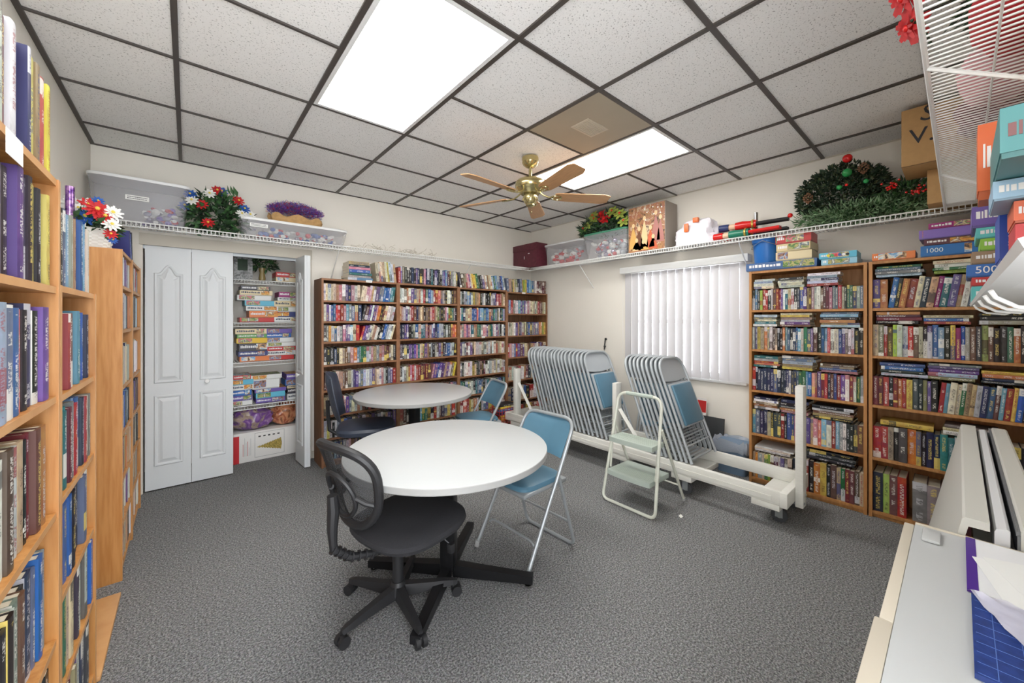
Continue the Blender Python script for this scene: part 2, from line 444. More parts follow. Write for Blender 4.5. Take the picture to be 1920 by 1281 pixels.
# ------------------------------------------------------------------ room shell
def build_room():
    struct(MB().box((XL-0.1, -1.3, -0.08), (XR+0.1, YB+0.75, 0.0), CARPET), 'floor')
    # left wall
    struct(MB().box((XL-0.1, YN, 0), (XL, YB+0.12, ZC+0.05), WALL), 'wall_left')
    # back wall with closet opening
    ox0, ox1, oz = -0.272, 0.880, 1.99
    m = MB()
    m.box((XL, YB, 0), (ox0, YB+0.12, ZC), WALL); m.box((ox1, YB, 0), (XR+0.12, YB+0.12, ZC), WALL)
    m.box((ox0, YB, oz), (ox1, YB+0.12, ZC), WALL)
    struct(m, 'wall_back')
    # closet inner walls
    m = MB()
    m.box((-0.40, YB+0.60, 0), (1.02, YB+0.66, 2.3), WALL)
    m.box((-0.46, YB+0.121, 0), (-0.40, YB+0.66, 2.3), WALL); m.box((1.02, YB+0.121, 0), (1.08, YB+0.66, 2.3), WALL)
    m.box((-0.46, YB+0.121, 2.3), (1.08, YB+0.66, 2.36), WALL)
    struct(m, 'wall_closet')
    # casing of the closet
    m = MB()
    m.box((ox0-0.02, YB-0.012, oz-0.008), (ox1+0.065, YB-0.0005, oz+0.085), TRIMW)
    m.box((ox1+0.004, YB-0.012, 0), (ox1+0.060, YB-0.0005, oz-0.008), TRIMW)
    struct(m, 'trim_1')
    m = MB().box((ox0, YB+0.02, oz-0.035), (ox1, YB+0.06, oz-0.002), GREYM)
    struct(m, 'trim_2')
    # right wall with window opening
    wy0, wy1, wz0, wz1 = 1.30, 2.50, 0.80, 1.93
    m = MB()
    m.box((XR, YN, 0), (XR+0.14, wy0, ZC), WALL); m.box((XR, wy1, 0), (XR+0.14, YB, ZC), WALL)
    m.box((XR, wy0, 0), (XR+0.14, wy1, wz0), WALL); m.box((XR, wy0, wz1), (XR+0.14, wy1, ZC), WALL)
    struct(m, 'wall_right')
    # near wall: stops at an assumed doorway, left open so world fill light enters
    struct(MB().box((0.50, YN-0.1, 0), (XR+0.12, YN, ZC), WALL), 'wall_near')
    # ceiling slab with tiles
    struct(MB().box((XL-0.1, YN-0.2, ZC+0.006), (XR+0.12, YB+0.12, ZC+0.06), TILE), 'ceiling')
    # window
    w = struct(MB().box((XR+0.02, wy0, wz0-0.02), (XR+0.139, wy1, wz0), WHITE)
               .box((XR+0.07, wy0, wz0), (XR+0.11, wy0+0.05, wz1), WHITE).box((XR+0.07, wy1-0.05, wz0), (XR+0.11, wy1, wz1), WHITE)
               .box((XR+0.07, wy0+0.05, wz0), (XR+0.11, wy1-0.05, wz0+0.05), WHITE).box((XR+0.07, wy0+0.05, wz1-0.05), (XR+0.11, wy1-0.05, wz1), WHITE)
               .box((XR+0.075, wy0+0.05, (wz0+wz1)/2-0.02), (XR+0.105, wy1-0.05, (wz0+wz1)/2+0.02), WHITE), 'window_1')
    g = MB().box((XR+0.088, wy0+0.05, wz0+0.05), (XR+0.092, wy1-0.05, wz1-0.05), GLASS).build('glass_pane', w)
    sl = MB().rbox((XR-0.035, wy0-0.03, wz0-0.03), (XR+0.02, wy1+0.03, wz0-0.001), 0.008, WHITE).build('window_sill', w)
    # baseboards
    struct(MB().box((3.93+0.008, YN, 0), (XR-0.0005, YB-0.001, 0.07), TRIMW), 'baseboard_right')
    struct(MB().box((0.945, YB-0.013, 0), (3.93, YB-0.0005, 0.07), TRIMW), 'baseboard_back')
build_room()

def build_ceiling_grid():
    X0, P = -0.0447, 0.6103
    Y1 = 3.772
    m = MB()
    z0, z1 = ZC-0.004, ZC+0.0055
    for i in range(-1, 8):
        x = X0 + P*i
        if XL < x < XR: m.box((x-0.0115, YN-0.2, z0), (x+0.0115, YB, z1), GRID)
    for j in range(0, 8):
        y = Y1 - P*j
        w = 0.012 if j >= 4 else 0.007
        # cross tees stop at the two light panels
        cuts = [(X0+P, X0+2*P), (X0+4*P, X0+5*P)] if j == 3 else []
        xs = XL
        for ca_, cb_ in cuts:
            m.box((xs, y-w, z0+0.0005), (ca_, y+w, z1), GRID); xs = cb_
        m.box((xs, y-w, z0+0.0005), (XR, y+w, z1), GRID)
    m.box((XL, YN-0.2, z0-0.0005), (XL+0.022, YB, z1), GRID); m.box((XR-0.008, YN-0.2, z0-0.0005), (XR, YB, z1), TRIMW)
    m.box((XL, YB-0.007, z0-0.0005), (XR, YB, z1), GRID)
    struct(m, 'trim_3')
    # lit panels, 2 x 4 ft
    def fixture(x0, x1, y0, y1, label):
        t = thing('ceiling_light', label, 'ceiling light', ((x0+x1)/2, (y0+y1)/2, ZC), 0, 'lit ceiling panels')
        hx, hy = (x1-x0)/2-0.014, (y1-y0)/2-0.014
        f = MB(); b = 0.022
        f.box((-hx, -hy, -0.003), (-hx+b, hy, 0.005), WHITE); f.box((hx-b, -hy, -0.003), (hx, hy, 0.005), WHITE)
        f.box((-hx+b, -hy, -0.003), (hx-b, -hy+b, 0.005), WHITE); f.box((-hx+b, hy-b, -0.003), (hx-b, hy, 0.005), WHITE)
        f.build('frame', t)
        MB().box((-hx+b, -hy+b, -0.001), (hx-b, hy-b, 0.004), LAMP).build('diffuser', t)
    fixture(X0+P, X0+2*P, Y1-4*P, Y1-2*P, 'large lit rectangular ceiling panel nearest the viewer, left of the fan')
    fixture(X0+4*P, X0+5*P, Y1-4*P, Y1-2*P, 'lit rectangular ceiling panel behind the fan, beside the tan panel')
    tan = mat('tan_plastic_panel', (170, 158, 138), 0.5, noise_amt=0.06, noise_scale=3)
    cx, cy = X0+3.5*P, Y1-3.5*P
    t = thing('ceiling_vent', 'square tan panel in the ceiling grid with a small pale grille', 'vent', (cx, cy, ZC))
    h = P/2-0.014
    MB().box((-h, -h, -0.003), (h, h, 0.005), tan).build('panel', t)
    g = MB(); c2 = mat('vent_grille', (196, 186, 168), 0.5)
    g.box((-0.11, -0.075, -0.006), (0.11, 0.075, -0.003), c2)
    for k in range(9): g.box((-0.095, -0.062+k*0.0148, -0.009), (0.095, -0.056+k*0.0148, -0.006), c2)
    g.build('grille', t)
build_ceiling_grid()

# ------------------------------------------------------------------ closet bifold doors
def door_panel(name, w, h, parent, M, knob=None):
    """leaf in local x (width) z (height), front faces -y, two raised mouldings, the upper one arched"""
    t = 0.028
    m = MB().box((0, 0, 0), (w, t, h), DOORW)
    def moulding(x0, x1, z0, z1, arch):
        def outline(o):
            a, b, c, d = x0+o, x1-o, z0+o, z1-o
            pts = [(a, c), (b, c)]
            n = 32
            for i in range(n+1):
                u = i/n; x = b + (a-b)*u
                s = abs(u-0.5)*2
                if arch:
                    zz = d - arch + (0.0 if s > 0.74 else arch*(0.5+0.5*math.cos(PI*s/0.74)))
                else: zz = d
                pts.append((x, zz))
            return pts
        loops = [(outline(0), 0.0), (outline(0.006), -0.007), (outline(0.016), -0.006), (outline(0.024), 0.0), (outline(0.034), -0.0015), (outline(0.052), -0.008)]
        vs = []; fs = []
        n = len(loops[0][0])
        for pts, y in loops: vs += [(p[0], y-0.0006, p[1]) for p in pts]
        for l in range(len(loops)-1):
            for i in range(n):
                j = (i+1) % n
                fs.append((l*n+i, l*n+j, (l+1)*n+j, (l+1)*n+i))
        fs.append(tuple((len(loops)-1)*n+i for i in range(n)))
        m.add(vs, fs, DOORW, False)
    mx = 0.052
    moulding(mx, w-mx, h*0.435, h*0.925, 0.07)
    moulding(mx, w-mx, h*0.095, h*0.385, 0)
    o = m.build(name, parent, M=M)
    if knob:
        k = MB().lathe([(0.006, 0), (0.006, 0.012), (0.016, 0.016), (0.019, 0.024), (0.014, 0.031), (0.0, 0.032)], WHITE, 18, M=R(90, 'X'))
        k.build('knob', o, loc=knob)
    return o
H = 1.97
d1 = tag(thing('door_1', None, None, (-0.262, YB+0.012, 0.012)), kind='structure')
door_panel('panel', 0.283, H, d1, T((0.002, 0, 0)))
door_panel('panel', 0.283, H, d1, T((0.288, 0, 0)), knob=(0.10, 0.0, 0.845-0.0))
d2 = tag(thing('door_2', None, None, (0.805, YB+0.02, 0.012)), kind='structure')
door_panel('panel', 0.283, H, d2, T((0.0, 0, 0)) @ R(-86, 'Z') @ T((0, 0, 0)), knob=(0.12, 0, 0.845))
door_panel('panel', 0.283, H, d2, T((0.068, -0.285, 0)) @ R(91, 'Z'))

# ------------------------------------------------------------------ bookcases
def frame_matrix(side, a0):
    """local: x left to right as seen, y into the case, z up; origin on the floor at the front left corner"""
    if side == 'back': return T((a0, 3.835, 0))
    if side == 'right': return T((3.665, a0, 0)) @ R(-90, 'Z')
    if side == 'left': return T((-0.265, a0, 0)) @ R(90, 'Z')
TH = 0.018
def bookcase(side, a0, w, h, shelves, depth, label, mat_, edge, back=True, group=None, side_ext=None):
    t = thing('bookcase', label, 'bookcase', (0, 0, 0), 0, group)
    t.matrix_world = frame_matrix(side, a0)
    bt = 0.019
    MB().box((0, 0, 0), (bt, depth, h), mat_).box((0, -0.0006, 0), (bt, 0, h), edge).build('side_panel', t)
    MB().box((w-bt, 0, 0), (w, depth, h), mat_).box((w-bt, -0.0006, 0), (w, 0, h), edge).build('side_panel', t)
    MB().box((bt, 0.004, h-TH), (w-bt, depth, h), mat_).box((bt, 0.0034, h-TH), (w-bt, 0.004, h), edge).build('top', t)
    for z in shelves:
        MB().box((bt, 0.004, z-TH), (w-bt, depth-0.006, z), mat_).box((bt, 0.0034, z-TH), (w-bt, 0.004, z), edge).build('shelf', t)
    zb = min(shelves)
    MB().box((bt, 0.018, 0), (w-bt, 0.034, zb-TH), mat_).build('plinth', t)
    MB().box((bt, depth-0.006, 0), (w-bt, depth, h-TH), mat_).build('back_panel', t)
    return t
R_SH = [1.467, 1.134, 0.788, 0.420, 0.045]
B_SH = [1.565, 1.370, 1.176, 0.960, 0.720, 0.482, 0.265, 0.06]
B3_SH = [1.562, 1.366, 1.168, 0.950, 0.700, 0.470, 0.255, 0.06]
B4_SH = [1.461, 1.167, 0.880, 0.575, 0.300, 0.06]
A_SH = [1.480, 1.187, 0.875, 0.535, 0.22, 0.05]
BL_SH = [1.180, 0.890, 0.612, 0.345, 0.06]
CC_SH = [1.575, 1.334, 1.023, 0.770, 0.52, 0.28, 0.06]
bookcase('right', 1.168, 0.745, 1.795, R_SH, 0.27, 'oak bookcase right of the window, blue bucket on top', OAKR, OAKR, group=None)
bookcase('right', 0.415, 0.705, 1.795, R_SH, 0.27, 'oak bookcase at the right edge, jigsaw boxes on top', OAKR, OAKR)
bookcase('back', 0.945, 0.745, 1.772, B_SH, 0.27, 'brown bookcase nearest the closet on the back wall, stack of books on top', WALNUT, WALNUTE)
bookcase('back', 1.691, 0.748, 1.772, B_SH, 0.27, 'brown back-wall bookcase second from the closet, dark paperbacks on top', WALNUT, WALNUTE)
bookcase('back', 2.440, 0.738, 1.764, B3_SH, 0.27, 'brown back-wall bookcase third from the closet, cream books on top', WALNUT, WALNUTE)
bookcase('back', 3.179, 0.756, 1.748, B4_SH, 0.27, 'brown bookcase in the back right corner, beside the folded chairs', WALNUT, WALNUTE)
bookcase('left', 0.745, 0.845, 1.768, A_SH, 0.275, 'tall oak bookcase filling the left edge of the view', OAK, OAKF)
bookcase('left', 1.592, 0.535, 1.487, BL_SH, 0.275, 'low oak bookcase beside the tall one at the left edge', OAK, OAKF)
bookcase('left', 2.885, 0.51, 1.764, CC_SH, 0.275, 'oak bookcase with the white flower basket on top', OAK, OAKF)
bookcase('left', 3.397, 0.53, 1.764, CC_SH, 0.275, 'oak bookcase between the flower basket and the closet doors', OAK, OAKF)
# loose board on the carpet
b = MB().rbox((-0.54, 2.14, 0.001), (-0.255, 2.735, 0.020), 0.003, OAKF).build('wooden_board')
tag(b, 'loose oak board lying on the carpet below the left bookcases', 'board')

# ------------------------------------------------------------------ books
PAL = {'k': ('black', (34, 34, 38)), 'd': ('dark grey', (76, 76, 80)), 'a': ('grey', (150, 150, 150)), 's': ('slate blue', (96, 116, 146)),
       'n': ('navy', (40, 50, 92)), 'b': ('blue', (42, 96, 178)), 'c': ('light blue', (104, 168, 208)), 't': ('teal', (40, 128, 132)),
       'g': ('green', (48, 122, 78)), 'l': ('lime green', (172, 200, 70)), 'y': ('yellow', (226, 196, 70)), 'o': ('orange', (222, 126, 52)),
       'r': ('red', (192, 44, 44)), 'm': ('maroon', (118, 40, 56)), 'p': ('pink', (206, 132, 148)), 'v': ('purple', (104, 74, 150)),
       'w': ('white', (226, 226, 222)), 'e': ('cream', (224, 208, 172)), 'x': ('tan', (188, 156, 116)), 'u': ('brown', (112, 78, 56)),
       'f': ('coral', (236, 104, 92)), 'h': ('magenta', (172, 42, 128)), 'i': ('pale blue', (176, 198, 218)), 'j': ('olive', (128, 128, 84))}
ORD = ['first', 'second', 'third', 'fourth', 'fifth', 'sixth', 'seventh', 'eighth', 'ninth', 'tenth', 'eleventh', 'twelfth',
       'thirteenth', 'fourteenth', 'fifteenth', 'sixteenth', 'seventeenth', 'eighteenth', 'nineteenth', 'twentieth']
def ordinal(i):
    if i < 20: return ORD[i]
    n = i + 1
    suf = 'th' if 10 < n % 100 < 20 else {1: 'st', 2: 'nd', 3: 'rd'}.get(n % 10, 'th')
    return '%d%s' % (n, suf)
BOOKS = []
rb = random.Random(11)
def jitter(c, amt, r=rb):
    k = (1 + r.uniform(-amt, amt))*0.88
    g = sum(c)/3.0; q = r.uniform(0.05, 0.38)
    c = tuple(x*(1-q)+g*q for x in c)
    return tuple(max(0, min(255, x*k + r.uniform(-8, 8))) for x in c)
def ink_for(ch):
    if ch in 'wexiyl': return rb.choice([(40, 40, 46), (150, 36, 40), (40, 60, 120), (70, 50, 40)])
    return rb.choice([(236, 234, 226), (236, 234, 226), (230, 206, 110), (206, 206, 212)])
def put_book(Mx, t, h, d, ch, where, group):
    BOOKS.append(dict(M=Mx, t=t, h=h, d=d, c=jitter(PAL[ch][1], 0.14), ink=ink_for(ch), ch=ch, where=where, group=group, seed=rb.uniform(0, 90)))
def upright_row(side, a0, x0, x1, z, segs, h, d=0.17, where='', group=None, hj=0.08, y0=0.012, gap=None, yj=0.012, snug=1.0):
    """segs: list of (letters, lean in degrees, + = top to the right)"""
    base = frame_matrix(side, a0)
    items = []
    for letters, lean in segs:
        for ch in letters:
            hh = h * (1 + rb.uniform(-hj, hj*0.6))
            if gap: hh = min(hh, gap)
            items.append([ch, rb.uniform(0.7, 1.35), hh, lean])
    # room used by leaning groups
    extra = sum(h*abs(math.sin(math.radians(l))) for s_, l in segs if l)
    L = (x1-x0)*snug - extra
    tot = sum(i[1]/math.cos(math.radians(i[3])) for i in items)
    k = L/tot
    c = x0; n = 0; idx = 0
    for letters, lean in segs:
        th = math.radians(lean)
        if lean < 0: c += h*abs(math.sin(th))
        for ch in letters:
            ch_, w, hh, _ = items[idx]
            t = w*k*0.985; step = w*k/math.cos(th)
            y = y0 + rb.uniform(0, yj)
            if lean > 0:  # pivot on the lower right corner
                Mx = base @ T((c+step, y, z+0.0008)) @ Matrix.Rotation(th, 4, 'Y') @ T((-t, 0, 0))
            else:
                Mx = base @ T((c, y, z+0.0008)) @ Matrix.Rotation(th, 4, 'Y')
            put_book(Mx, t, hh, d*rb.uniform(0.92, 1.05), ch, '%s from left on %s' % (ordinal(idx), where), group)
            c += step; idx += 1
        if lean > 0: c += h*math.sin(th)
def pile(side, a0, x0, z, length, letters, t=0.024, d=0.15, where='', group=None, y0=0.012, n_name='pile'):
    """books lying flat, spine outwards, letters from the bottom up"""
    base = frame_matrix(side, a0); zz = z + 0.001
    n = len(letters)
    for i, ch in enumerate(letters):
        tt = t*rb.uniform(0.75, 1.2); ll = length*rb.uniform(0.9, 1.02)
        rz = rb.uniform(-2.0, 2.0)
        Mx = base @ T((x0 + rb.uniform(0, 0.012), y0 + rb.uniform(0.0, 0.014), zz + tt)) @ R(rz, 'Z') @ R(90, 'Y')
        pos = 'bottom' if i == 0 else ('top' if i == n-1 else ORD[i] + ' from bottom')
        put_book(Mx, tt*0.97, ll, d, ch, '%s of %s' % (pos, where), group)
        zz += tt
    return zz

WN, RT = 'window-side oak case', 'right-edge oak case'
def shelf_name(i, case): return '%s shelf of %s' % (ORD[i], case)
def pile_name(p, i, case): return '%s pile, %s shelf, %s' % (p, ORD[i], case)
def right_cases():
    a = 1.168; x0, x1 = 0.021, 0.724; g = 'books in the oak bookcase beside the window'
    S = R_SH
    rows = [([('kcklrrkwurrvwtewkdbvxupwwummpssrek', 0), ('tgnas', 0)], 0.170),
            ([('asyxoawuekk', 0), ('ocsknbcwgsvukbcrwebvwwwkk', 0)], 0.188),
            ([('rknnnnnsnnnnwdnsggcb', 0), ('pxvmrnubrvprwga', 0)], 0.192),
            ([('csnnekddrkbbpasvx', 0), ('pfcwrcawkkdu', 0)], 0.205),
            ([('xoaeglumwvwe', 0), ('kmdrkoykumgmue', 0)], 0.0)]
    for i, (segs, h) in enumerate(rows[:4]):
        upright_row('right', a, x0, x1, S[i], segs, h, where=shelf_name(i, WN), group=g, hj=0.05)
    upright_row('right', a, x0, 0.30, S[4], [('xoaeglumwvwe', 0)], 0.215, where='bottom shelf of ' + WN, group=g, hj=0.03)
    upright_row('right', a, 0.305, x1, S[4], [('kmdrkoykuxgmmue', 0)], 0.245, where='bottom shelf right half, ' + WN, group=g, hj=0.04)
    tops = [S[i] + h*1.035 for i, (s_, h) in enumerate(rows)]
    for i, (px, ln, ls, nm) in enumerate([(0.025, 0.15, 'ewiw', 'left'), (0.20, 0.18, 'wewk', 'middle'), (0.395, 0.20, 'riniw', 'right')]):
        pile('right', a, px, tops[0], ln, ls, 0.020, where=pile_name(nm, 0, WN), group=g)
    for px, ln, ls, nm in [(0.025, 0.17, 'wteai', 'left'), (0.215, 0.205, 'uvwxye', 'middle'), (0.475, 0.225, 'ixokcst'[:6], 'right')]:
        pile('right', a, px, tops[1], ln, ls, 0.019, where=pile_name(nm, 1, WN), group=g)
    for px, ln, ls, nm in [(0.025, 0.18, 'tfrwt', 'left'), (0.225, 0.215, 'yxisa', 'middle'), (0.475, 0.215, 'pbxu', 'right')]:
        pile('right', a, px, tops[2], ln, ls, 0.020, where=pile_name(nm, 2, WN), group=g)
    for px, ln, ls, nm in [(0.025, 0.175, 'woewn', 'left'), (0.215, 0.18, 'ponkn', 'middle'), (0.425, 0.24, 'kxuak', 'right')]:
        pile('right', a, px, tops[3], ln, ls, 0.021, where=pile_name(nm, 3, WN), group=g)
    pile('right', a, 0.03, S[4]+0.226, 0.27, 'wew', 0.016, d=0.24, where=pile_name('white', 4, WN), group=g, y0=0.02)
    pile('right', a, 0.37, S[4]+0.257, 0.31, 'kdk', 0.024, where=pile_name('black', 4, WN), group=g, y0=0.03)
    # right hand case
    a = 0.415; x1 = 0.684; g = 'books in the oak bookcase at the right edge'
    upright_row('right', a, x0, x1, S[0], [('vo', 0), ('bkorenxhtvxwskvmudb', 8)], 0.205, where=shelf_name(0, RT), group=g, hj=0.07)
    upright_row('right', a, x0, x1, S[1], [('ejrulwwruekvbckyhbaudlukdgokn', 0)], 0.212, where=shelf_name(1, RT), group=g, hj=0.05)
    upright_row('right', a, x0, x1, S[2], [('mmrkrorydkjvk', 0), ('rceegxxwnbucrybk', 5)], 0.200, where=shelf_name(2, RT), group=g, hj=0.05)
    upright_row('right', a, x0, x1, S[3], [('rrxkdoyknnttgkdkakdkd', 0)], 0.225, where=shelf_name(3, RT), group=g, hj=0.05)
    upright_row('right', a, x0, 0.185, S[4], [('nlur', 0)], 0.270, where='bottom shelf of ' + RT, group=g, hj=0.01, d=0.22)
    upright_row('right', a, 0.212, 0.60, S[4], [('aammukk', 0)], 0.265, where='bottom shelf middle, ' + RT, group=g, hj=0.03, d=0.22)
    for px, ln, ls, nm in [(0.03, 0.24, 'iasgb', 'left'), (0.30, 0.24, 'lgwe', 'middle')]:
        pile('right', a, px, S[0]+0.215, ln, ls[:4], 0.021, where=pile_name(nm, 0, RT), group=g)
    for px, ln, ls, nm in [(0.03, 0.22, 'kmmo', 'left'), (0.255, 0.21, 'rbe', 'middle'), (0.49, 0.175, 'akk', 'right')]:
        pile('right', a, px, S[1]+0.223, ln, ls, 0.022, where=pile_name(nm, 1, RT), group=g)
    for px, ln, ls, nm in [(0.05, 0.22, 'ikbb', 'left'), (0.28, 0.215, 'jivva', 'middle'), (0.50, 0.165, 'knoy', 'right')]:
        pile('right', a, px, S[2]+0.212, ln, ls, 0.021, where=pile_name(nm, 2, RT), group=g)
    pile('right', a, 0.05, S[3]+0.236, 0.26, 'y', 0.03, where='second lowest shelf of ' + RT, group=g)
    pile('right', a, 0.345, S[3]+0.236, 0.22, 'wew', 0.022, where='white pile, second lowest shelf, ' + RT, group=g)
right_cases()

def back_cases():
    g = 'books in the back wall bookcases'
    P1, P2, P3 = 'wwepvbnsriktaxumwev', 'vnkwparbsexuidwktmg', 'wewaxeudkpiwtrbsyow'
    def rnd(n, pal): return ''.join(rb.choice(pal) for _ in range(n))
    w1 = 'nearest back-wall case'
    top = [('back', 0.945, 0.021, 0.724, B_SH), ('back', 1.691, 0.021, 0.727, B_SH), ('back', 2.440, 0.021, 0.717, B3_SH), ('back', 3.179, 0.021, 0.735, B4_SH)]
    spec = {0: [[('weweexpwvnpwe', 0), ('eeppxwvsabbbct', 9)], [('wvwbbrrrpcasen', 0), ('duvwvpokmewwi', 12)], [('daowbwapvvcer', 0), ('rvvwexkkkbbwwe', 16)],
                [('dkknkexuupoctggiapxaxpumuek', 0)], [('mpx', 6), ('texuuewvvasiwivxewpaksvr', 0)], [('xwkrpurpvsewxwukrkrdewuvvk', 0)],
                [('aywkwsybnneuvkwxuvkawexvkv', 0)], [('ktkcnnawpuvkvmnkruadnvmkw', 0)]],
            1: [[('awaowvsexwrgbcirrfxaekwaku', 0)], [('opwvwprunxexkxuprxejukupwljtak', 0)], [('nnvvkkebettpmpivnbwwkadofo', 0)],
                [('dkanvvnvpteejvxuakwuvx', 0), ('ksbwik', 4)], [('kwaerprwrrmmmu', 0), ('pvbvvxvojy', 12)], [('wpvraukwxpvtyuuxwvm', 0), ('wrkpsv', 0)],
                [('eukruktcgtykrwuneyarx', 0)], [('uaevbkaxrwunpymkwd', 0)]],
            2: [[('wdaicbwyxxokwwkkkkwsvrrrxe', 0)], [('wtneeebbbfbccsbcoxdtsawkti', 0)], [('wapvpwtexgtappvegtpwviikwn', 0)],
                [('vwsmwvxewwweawewewexexewe', 0)], [('akwwwwyekdxkmkwwweaeweww', 0)], [('tgstawktsbskatnwtgsbkt', 0)],
                [('rfryeowkwsvyrxepwm', 0)], [('wkextvuamrewkxbd', 0)]],
            3: [[('vcrxawwcvsvwpweeetermuxe', 0)], [('weeewvxkvwxedbusvsvooly', 0)], [('rpwbrvuvemuxpwvxvue', 0)], [('xewaurwxmnebpkrxw', 0)], [('xnsyebkrwxebs', 0)], [('rrmrruyrmrfrum', 0)]]}
    hs = {0: 0.155, 1: 0.155, 2: 0.155, 3: 0.20}
    for k, (side, a, x0, x1, S) in enumerate(top):
        for i, segs in enumerate(spec[k]):
            if i >= len(S): break
            h = hs[k] if k < 3 else 0.175
            if i >= 4 and k < 3: h = 0.165
            upright_row(side, a, x0, x1, S[i], segs, h, d=0.13, where='%s shelf, back-wall case %d' % (ORD[i], k+1), group=g, hj=0.07, y0=0.01)
    # on top of the cases
    upright_row('back', 0.945, 0.50, 0.735, 1.772, [('eweeeyiix', -6)], 0.205, d=0.14, where='top of back-wall case 1', group=g, y0=0.01)
    upright_row('back', 1.691, 0.004, 0.735, 1.772, [('rvjkkknkvnkkpnnktkvnkksvcmdaawd', 0)], 0.175, d=0.14, where='top of back-wall case 2', group=g, y0=0.01)
    upright_row('back', 2.440, 0.0, 0.735, 1.764, [('duxxpveyygdkvewxeeigcwnba', -11)], 0.175, d=0.14, where='top of back-wall case 3', group=g, y0=0.01)
    upright_row('back', 3.179, 0.0, 0.735, 1.748, [('sxeyejnsy', -5), ('lybccbawmuumu', 0)], 0.175, d=0.14, where='top of back-wall case 4', group=g, y0=0.01)
    z = pile('back', 0.945, 0.24, 1.772, 0.235, 'cat', 0.026, d=0.20, where='book stack on top of ' + w1, group='books stacked on top of the brown bookcase nearest the closet')
    pile('back', 0.945, 0.25, z+0.001, 0.215, 'bpnx', 0.028, d=0.20, where='upper book stack on ' + w1, group='books stacked on top of the brown bookcase nearest the closet')
back_cases()

def left_cases():
    A, B = 'leftmost tall oak case', 'low oak case at left'
    g = 'books in the oak bookcases at the left edge'
    a = 0.745; x0, x1 = 0.30, 0.822
    rows = [('vmakwamwweniyxofy', 1.768), ('akwkdkvenkykbyi', A_SH[0]), ('uaiisbfknkvw', A_SH[1]), ('wkrcwuewxkmuow', A_SH[2]), ('ymnokkwauknsbi', A_SH[3]), ('kwunexkbmswk', A_SH[4])]
    for i, (s_, z) in enumerate(rows):
        nm = 'on top of ' + A if i == 0 else shelf_name(i-1, A)
        hh = [0.245, 0.236, 0.235, 0.245, 0.25, 0.24][i]
        upright_row('left', a, x0, x1, z, [(s_, 0)], hh, d=0.16, where=nm.replace('on top', 'top') if i == 0 else nm, group=g, hj=0.05, y0=0.006, gap=0.262 if i else None, yj=0.02)
    a = 1.592; x0, x1 = 0.021, 0.513
    rows = [('xkkscaxmvbctfw', 1.487), ('ylsrufcctbnnv', BL_SH[0]), ('ayttmarcbnrwwa', BL_SH[1]), ('nkbbkakdksww', BL_SH[2]), ('ktgeegdwbwwb', BL_SH[3]), ('kumwaxkvwnds', BL_SH[4])]
    for i, (s_, z) in enumerate(rows):
        nm = 'top of ' + B if i == 0 else shelf_name(i-1, B)
        upright_row('left', a, x0, x1, z, [(s_, 0)], 0.235, d=0.16, where=nm, group=g, hj=0.05, y0=0.006, gap=0.25 if i else None, yj=0.02)
    pile('left', 1.592, 0.03, BL_SH[1]+0.243-0.02, 0.2, '', 0.02)
    for a, w, nm in ((2.885, 0.51, 'flower-basket oak case'), (3.397, 0.53, 'oak case by closet')):
        for i, z in enumerate(CC_SH):
            s_ = [['wwavkw', 'iwarno', 'nwaeex', 'wcbaks', 'mkwxoe', 'wpvwew', 'xkeakw'], ['wsnrau', 'awdawi', 'wawexw', 'kmvkum', 'yxeku', 'exwxye', 'vwewxw']][0 if nm[0] == 'f' else 1][i]
            hh = [0.155, 0.205, 0.22, 0.2, 0.2, 0.19, 0.18][i]
            upright_row('left', a, 0.021, w-0.03, z, [(s_*3, 0)], hh, d=0.14, where=shelf_name(i, nm), group='books in the oak bookcases beside the closet', hj=0.06, y0=0.006, yj=0.02)
left_cases()

